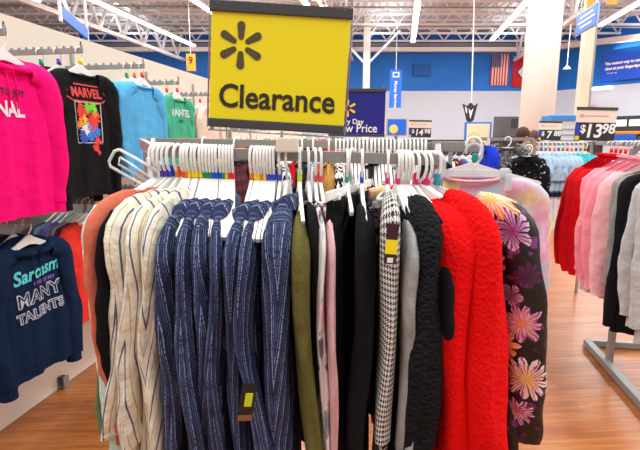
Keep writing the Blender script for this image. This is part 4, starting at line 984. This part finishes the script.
# =================================================================== RIGHT RACK
def RR(Y): return Vector((2.05+(Y-3.25)*.30, Y, 1.475))
a0, b0 = RR(2.0), RR(3.85)
e = empty('long_rack', ((a0.x+b0.x)/2+.3, (a0.y+b0.y)/2, 0), label='long grey steel rack on the right with a square tube base', cat='clothes rack'); off = e.location.copy()
b = MB(); b.bar(a0-off, b0-off, .015, .03, .002); b.build('rail', steel, e)
b = MB(); b.bar(a0+AP*.6-off, b0+AP*.75-off, .015, .03, .002); b.build('rail', steel, e)
for t in (2.5, 3.4, 5.4):
    q = RR(t); pass
bl = [PFZ(587, 342, .03), PFZ(640, 401, .03)]
dl = (bl[1]-bl[0]); near = bl[1]+dl*.35
b = MB(); b.bar(bl[0]-off, near-off, .05, .045, .003); b.build('base_rail', steel, e)
far2 = bl[0]+AP*.75; near2 = near+AP*.75
b = MB(); b.bar(bl[0]-off, far2-off, .05, .045, .003); b.build('base_rail', steel, e)
b = MB(); b.bar(near2-off, far2-off, .05, .045, .003); b.build('base_rail', steel, e)
b = MB(); b.bar(near2-off, near-off, .05, .045, .003); b.build('base_rail', steel, e)
pp_ = PFZ(609, 362, .03)
b = MB(); b.bar(pp_-off, Vector((pp_.x, pp_.y, 1.45))-off, .035, .035, .002); b.build('post', steel, e)
b = MB(); b.bar(Vector((RR(pp_.y).x-.02, pp_.y, 1.45))-off, Vector((RR(pp_.y).x+.62, pp_.y-.1, 1.45))-off, .02, .03, .002); b.build('cross_bar', steel, e)
pf = RR(3.75)
b = MB(); b.bar(Vector((pf.x+.75, pf.y, 0))-off, pf+Vector((.75, 0, 0))-off, .035, .035, .002); b.build('post', steel, e)
def rgarm(Y, name, label, cat, mat, kw, mk=None, dr=0, group=None, skirt=None):
    h = RR(Y)-Vector((0, 0, .0)); rz = math.radians(-8+dr)
    hanger(h, rz, MK.get(mk), 'white hanger on the long right rack', 'white hangers on the long right rack', kw.get('hw', .2)*.95, kw.get('tip', -.13), lowres=True)
    r = garment(name, h, rz, label, cat, group, mat, **kw)
    return r
lb_ = cloth('light blue jersey', (172, 205, 230)); tealc = cloth('turquoise jersey', (70, 186, 200)); wht = cloth('white jersey', (226, 224, 222)); redk = cloth('deep red knit', (208, 10, 22)); pk = cloth('candy pink jersey', (244, 146, 160)); pk2 = cloth('pale pink jersey', (240, 180, 186))
gr2 = cloth('mid grey jersey', (140, 142, 142), 'heather'); gr3 = cloth('pale grey jersey', (186, 188, 188), 'heather'); nvh = cloth('navy rib', (24, 34, 70))
ra, rb_ = P(526, 144, 4.5), P(592, 144, 4.45)
e = empty('short_rack', ((ra.x+rb_.x)/2, 4.5, 0), label='short rack of light blue and turquoise tops behind the red sweaters', cat='clothes rack'); off = e.location.copy()
b = MB(); b.bar(ra-off, rb_-off, .015, .026); b.build('rail', steel, e)
for q in (ra, rb_): b = MB(); b.bar(Vector((q.x, q.y+.02, 0))-off, q-off, .02, .02); b.build('post', steel, e)
for i in range(13):
    h = ra+(rb_-ra)*(.10+i*.066); rz = math.radians(-52)
    hanger(h, rz, MK[['red', 'orange', 'blue', 'green'][i % 4]], 'white hanger on the short rack of light blue tops', 'white hangers on the rack of light blue tops', .15, -.13, lowres=True)
    if i < 8:
        e, fr = garment('light_blue_tee', h, rz, 'light blue short sleeved top with a navy hem over white', 'tee', 'light blue tops behind the red sweaters', lb_, hw=.17, L=.44, seed=140+i, sr=.06, sth=.03, sleeve=.2, tip=-.13, hemband=nvh, res=.6, th=.014)
        b = MB(); R = 14
        b.add([(.15*math.cos(2*PI*k/R)*(1+.12*j), .018*math.sin(2*PI*k/R)*(1+j*.4), -.455-.26*j) for j in range(2) for k in range(R)], [[k, (k+1) % R, R+(k+1) % R, R+k] for k in range(R)]); b.build('underskirt', wht, e, True)
    else:
        garment('turquoise_tee', h, rz, 'turquoise short sleeved top between the light blue and red ones', 'tee', 'turquoise tops behind the red sweaters', tealc, hw=.17, L=.5, seed=140+i, sr=.06, sth=.03, sleeve=.22, tip=-.13, res=.6)
for i in range(4):
    rgarm(3.46-i*.10, 'red_sweater', ['deep red knit sweater, farthest of four beside the turquoise tops', 'deep red knit sweater, second of four from the turquoise tops', 'deep red knit sweater, third of four from the turquoise tops', 'deep red knit sweater right beside the pink ones'][i], 'sweater', redk, dict(hw=.22, L=.93, seed=160+i, sr=.075, sth=.04, sleeve=.72, tip=-.21, splay=.06, res=.8, top=-.07), 'red', dr=-22)
for i in range(4):
    rgarm(2.98-i*.13, 'pink_sweatshirt', ['candy pink sweatshirt right beside the red sweaters', 'candy pink sweatshirt, second from the red sweaters', 'candy pink sweatshirt, third from the red sweaters', 'pale pink sweatshirt beside the grey hoodie'][i], 'sweatshirt', [pk, pk, pk, pk2][i], dict(hw=.22, L=.86, seed=170+i, sr=.08, sth=.045, sleeve=.64, tip=-.20, splay=.05, cuff=[pk, pk, pk, pk2][i], hemband=[pk, pk, pk, pk2][i], res=.9, top=-.07), ['yellow', 'green', 'purple', 'orange'][i], dr=-20)
rgarm(2.40, 'grey_hoodie', 'mid grey hoodie right of the pink sweatshirts', 'hoodie', gr2, dict(hw=.2, L=.72, seed=180, sr=.07, sth=.04, sleeve=.6, tip=-.19, cuff=gr2, hemband=gr2), 'purple', dr=-18)
rgarm(2.48, 'long_cardigan', 'long warm grey cardigan hanging lower than the pink sweatshirts', 'cardigan', cloth('stone grey knit', (150, 146, 140), 'heather'), dict(hw=.2, L=1.02, seed=181, sr=.055, sth=.03, sleeve=.6, tip=-.18, fold=.016), 'purple', dr=-18)
rgarm(2.17, 'grey_shirt', 'pale grey long sleeved top at the right picture edge', 'top', gr3, dict(hw=.2, L=.9, seed=182, sr=.06, sth=.03, sleeve=.66, tip=-.18), 'purple', dr=-16)
rgarm(2.33, 'black_shirt', 'long black top hanging among grey ones at the right picture edge', 'top', blk, dict(hw=.215, L=1.0, seed=183, sr=.05, sth=.03, sleeve=.8, tip=-.17), 'purple', dr=-16)
rgarm(2.08, 'grey_shirt', 'pale grey top nearest the camera on the right rack', 'top', gr3, dict(hw=.19, L=.95, seed=184, sr=.06, sth=.03, sleeve=.7, tip=-.17), 'purple', dr=-16)
for i in range(4):
    rgarm(3.20-i*.14, 'white_shirt', 'long white top showing its hem below the pink sweatshirts', 'top', wht, dict(hw=.2, L=1.04-.03*i, seed=190+i, sleeve=0, tip=-.2, fold=.02, th=.02, hem=.17), None, dr=-20, group='long white tops behind the pink sweatshirts')
# =================================================================== MIDDLE DISTANCE CLOTHES AND PEOPLE
def midrack(x, y, rz, n, step, items, label, zr=1.46, hw=.2):
    e = empty('far_rack', (x, y, 0), (0, 0, rz), label, 'clothes rack'); L_ = n*step+.1
    b = MB(); b.bar((-L_/2, 0, zr), (L_/2, 0, zr), .015, .03); b.build('rail', steel, e)
    for sg in (-1, 1):
        b = MB(); b.bar((sg*L_/2, 0, 0), (sg*L_/2, 0, zr), .03, .03); b.build('post', steel, e)
        b = MB(); b.bar((sg*L_/2, -.3, .03), (sg*L_/2, .3, .03), .04, .05); b.build('foot', steel, e)
    ca, sa = math.cos(rz), math.sin(rz)
    for i in range(n):
        t = -L_/2+.08+i*step; loc = Vector((x+ca*t, y+sa*t, zr)); mat, lb, nm = items[i % len(items)]
        hanger(loc, rz-PI/2+.25, None, 'small white hanger on '+label, 'hangers on '+label, hw*.95, -.13, lowres=True)
        garment(nm, loc, rz-PI/2+.25*(1 if x < 1.2 else 1.4), lb, 'top', 'clothes on '+label, mat, hw=hw, L=.7, seed=300+i+int(x*10), sr=.06, sth=.035, res=.5, sleeve=.5)
rd = cloth('far red knit', (214, 30, 34)); rb = cloth('royal blue knit', (30, 60, 200)); seq = blotch('black and white sequin cloth', [(92, 90, 90), (28, 28, 30), (170, 168, 162)], 70, .52)
bfl = blotch('black cloth with small pale flowers', [(16, 18, 24), (190, 200, 210)], 45, .62)
dnm = cloth('denim blue cloth', (70, 100, 160)); wcl = cloth('white far cloth', (224, 222, 220)); ofl = cloth('far orange cloth', (240, 110, 40)); maro = cloth('far maroon cloth', (110, 26, 40))
midrack(.75, 4.2, .05, 8, .09, [(rd, 'red top on the rack behind the right end of the clearance rack', 'red_sweater'), (blk, 'black top on the rack behind the right end of the clearance rack', 'black_sweater')], 'the rack behind the right end of the clearance rack', 1.42)
midrack(1.55, 4.9, .05, 9, .075, [(wcl, 'white top on the rack left of the sequin coat', 'white_sweater'), (maro, 'maroon top on the rack left of the sequin coat', 'maroon_sweater'), (dnm, 'denim blue top on the rack left of the sequin coat', 'blue_sweater')], 'the rack left of the sequin coat', 1.41)
midrack(-.35, 4.4, .05, 10, .085, [(ofl, 'orange top on the rack seen just under the yellow sign', 'orange_sweater'), (rd, 'red top on the rack seen just under the yellow sign', 'red_sweater'), (wcl, 'white top on the rack seen just under the yellow sign', 'white_sweater'), (blk, 'black top on the rack seen just under the yellow sign', 'black_sweater')], 'the rack seen just under the yellow sign', 1.60)
midrack(.1, 6.0, .05, 12, .12, [(wcl, 'white top on the far rack below the navy sign', 'white_sweater'), (rd, 'red top on the far rack below the navy sign', 'red_sweater'), (blk, 'black top on the far rack below the navy sign', 'black_sweater')], 'the far rack below the navy sign', 1.47)
# sequin coat and black floral coat on a short rack
for i, (px, Y, mt, lb, nm, hw, dr) in enumerate([(488, 3.6, rb, 'royal blue top left of the sequin coat', 'blue_sweater', .12, -80), (508, 3.75, seq, 'black and silver sequin coat under a wide white hanger', 'sequin_coat', .16, -10), (529, 3.5, bfl, 'black coat with small pale flowers right of the sequin coat', 'flower_coat', .12, -40)]):
    h = P(px, [141, 139, 147][i], Y); rz = math.radians(dr)
    hanger(h, rz, None, 'wide white hanger in the '+lb, None, hw*1.0, -.07, lowres=True)
    garment(nm, h, rz, lb, 'coat' if 'coat' in nm else 'top', None, mt, hw=hw, L=.8, seed=400+i, sr=.06, sth=.04, tip=-.07-.03*(i == 2), top=-.06, res=.8)
a = P(478, 139, 3.95); c = P(534, 139, 3.75); 
e = empty('short_rack', (c.x, c.y, 0), label='short grey rack holding the sequin coat and the blue top', cat='clothes rack'); off = e.location.copy()
b = MB(); b.bar(a-off, c-off, .015, .026); b.build('rail', steel, e)
for q in (a, c): b = MB(); b.bar(Vector((q.x, q.y, 0))-off, q-off, .03, .03); b.build('post', steel, e)
# people
def person(x, y, h, rz, label, top, legs, hairc, bald=False):
    k = h/1.72; e = empty('person', (x, y, 0), (0, 0, rz), label, 'person')
    J = {'pel': (0, 0, .95), 'wst': (0, 0, 1.08), 'chs': (0, -.01, 1.3), 'nck': (0, 0, 1.47), 'hd': (0, -.02, 1.56), 'hd2': (0, -.02, 1.66)}
    R = {'pel': .15, 'wst': .13, 'chs': .16, 'nck': .055, 'hd': .08, 'hd2': .085}
    E = [('pel', 'wst'), ('wst', 'chs'), ('chs', 'nck'), ('nck', 'hd'), ('hd', 'hd2')]
    for s, n in ((-1, 'L'), (1, 'R')):
        J.update({n+'sh': (s*.18, 0, 1.40), n+'el': (s*.24, .02, 1.13), n+'wr': (s*.22, -.14, .98), n+'ha': (s*.2, -.2, .95), n+'hp': (s*.09, 0, .9), n+'kn': (s*.1, -.02, .5), n+'an': (s*.1, .02, .1), n+'to': (s*.11, -.14, .04)})
        R.update({n+'sh': .065, n+'el': .045, n+'wr': .03, n+'ha': .035, n+'hp': .095, n+'kn': .062, n+'an': .042, n+'to': .04})
        E += [('chs', n+'sh'), (n+'sh', n+'el'), (n+'el', n+'wr'), (n+'wr', n+'ha'), ('pel', n+'hp'), (n+'hp', n+'kn'), (n+'kn', n+'an'), (n+'an', n+'to')]
        for f_ in range(5):
            J[n+'f%d' % f_] = (s*(.2+(-.028+.014*f_)), -.27+(.03 if f_ == 0 else 0), .935-.004*f_); R[n+'f%d' % f_] = .009; E.append((n+'ha', n+'f%d' % f_))
    keys = list(J); me = bpy.data.meshes.new('body'); me.from_pydata([tuple(c*k for c in J[q]) for q in keys], [(keys.index(a), keys.index(b)) for a, b in E], [])
    o = bpy.data.objects.new('body', me); C.objects.link(o); o.parent = e
    md = o.modifiers.new('s', 'SKIN'); sv = me.skin_vertices[0].data
    for i, q in enumerate(keys): sv[i].radius = (R[q]*k, R[q]*k*(.72 if q in ('pel', 'wst', 'chs') else 1))
    sv[0].use_root = True
    o.modifiers.new('u', 'SUBSURF').levels = 1; o.modifiers['u'].render_levels = 2
    mm, nt, bs = new_mat('skin and clothes '+label[:20]); tc = nt.nodes.new('ShaderNodeTexCoord'); s = nt.nodes.new('ShaderNodeSeparateXYZ'); nt.links.new(tc.outputs['Object'], s.inputs[0])
    c1 = mixc(nt, mth(nt, 'GREATER_THAN', s.outputs[2], .95*k), lin(legs), lin(top)); c2 = mixc(nt, mth(nt, 'GREATER_THAN', s.outputs[2], 1.45*k), c1, lin((205, 150, 120)))
    c3 = mixc(nt, mth(nt, 'LESS_THAN', s.outputs[1], -.13*k), c2, lin((205, 150, 120))); c4 = mixc(nt, mth(nt, 'LESS_THAN', s.outputs[2], .11*k), c3, lin((40, 36, 36)))
    nt.links.new(c4, bs.inputs['Base Color']); bs.inputs['Roughness'].default_value = .8; me.materials.append(mm)
    b = MB(); b.sphere((0, .012*k, 1.655*k), .112*k, 16, (.92, 1.0, 1.05)); b.sphere((0, .05*k, 1.58*k), .085*k, 14, (1.05, .7, 1.1)); b.build('hair', plain('hair %d' % hairc[0], hairc, .8, bumpk=.4, bscale=120), e, True)
    b = MB()
    for s in (-1, 1): b.sphere((s*.032*k, -.098*k, 1.615*k), .011*k, 8)
    b.each('eye', plain('eye dark', (50, 40, 36), .3), e, True)
    b = MB(); b.tube([(0, -.095*k, 1.62*k), (0, -.122*k, 1.585*k), (0, -.10*k, 1.575*k)], [.008, .014, .008], 8); b.build('nose', plain('skin', (205, 150, 120), .7), e, True)
    b = MB(); b.box((0, -.096*k, 1.55*k), (.04, .012, .008), .003); b.build('mouth', plain('lip', (170, 90, 85), .6), e, True)
    b = MB()
    for s in (-1, 1): b.sphere((s*.092*k, 0, 1.60*k), .022*k, 8, (.4, .8, 1.2))
    b.each('ear', plain('skin', (205, 150, 120), .7), e, True)
a = P(523, 140, 7.6); person(a.x, a.y, 1.66, math.radians(100), 'dark haired person in a pale top seen behind the racks beside the round column', (208, 190, 180), (40, 44, 60), (62, 38, 30))
a = P(533, 141, 8.2); person(a.x, a.y, 1.62, math.radians(200), 'brown haired person farther back, right of the other shopper', (190, 150, 130), (60, 50, 50), (88, 58, 44))
# =================================================================== LIGHT, CAMERA
w = bpy.data.worlds.new('store'); bpy.context.scene.world = w; w.use_nodes = True
w.node_tree.nodes['Background'].inputs[0].default_value = (1, .985, .96, 1); w.node_tree.nodes['Background'].inputs[1].default_value = .5
def area(loc, sx, sy, en, rz=0, rx=0):
    l = bpy.data.lights.new('store_or_fill_light', 'AREA'); l.shape = 'RECTANGLE'; l.size = sx; l.size_y = sy; l.energy = en; l.color = (1, .985, .965)
    o = bpy.data.objects.new('store_or_fill_light', l); C.objects.link(o); o.location = loc; o.rotation_euler = (rx, 0, rz); return o
for x in (-7, -2.2, 2.6, 7.4, 12):
    for y in (0, 9, 18): area((x+.17*y, y, 6.2), .3, 7, 300 if y < 5 else 420, math.radians(-9.7))
for x in (-8, 0, 8): area((x, 22.5, 5.6), 6, .4, 35, 0, math.radians(60))  # added fill lights that brighten the white beam and back wall, no fixtures here
for x in (-9, -3, 3, 9, 15):  # uplights added to brighten the roof deck, as spill from the strip lights
    for y in (15, 22): area((x, y, 5.9), 1.0, 5, 80, 0, PI)
sc = bpy.context.scene
cd = bpy.data.cameras.new('camera'); cam = bpy.data.objects.new('camera', cd); C.objects.link(cam); sc.camera = cam
cam.location = (0, 0, EYE); cam.rotation_euler = (PI/2-TH, 0, 0); cd.sensor_width = 36; cd.lens = 36*F/640; cd.clip_start = .05; cd.clip_end = 200
sc.view_settings.view_transform = 'Standard'; sc.view_settings.look = 'None'; sc.view_settings.gamma = 1; sc.view_settings.use_curve_mapping = False
sc.view_settings.exposure = -0.08
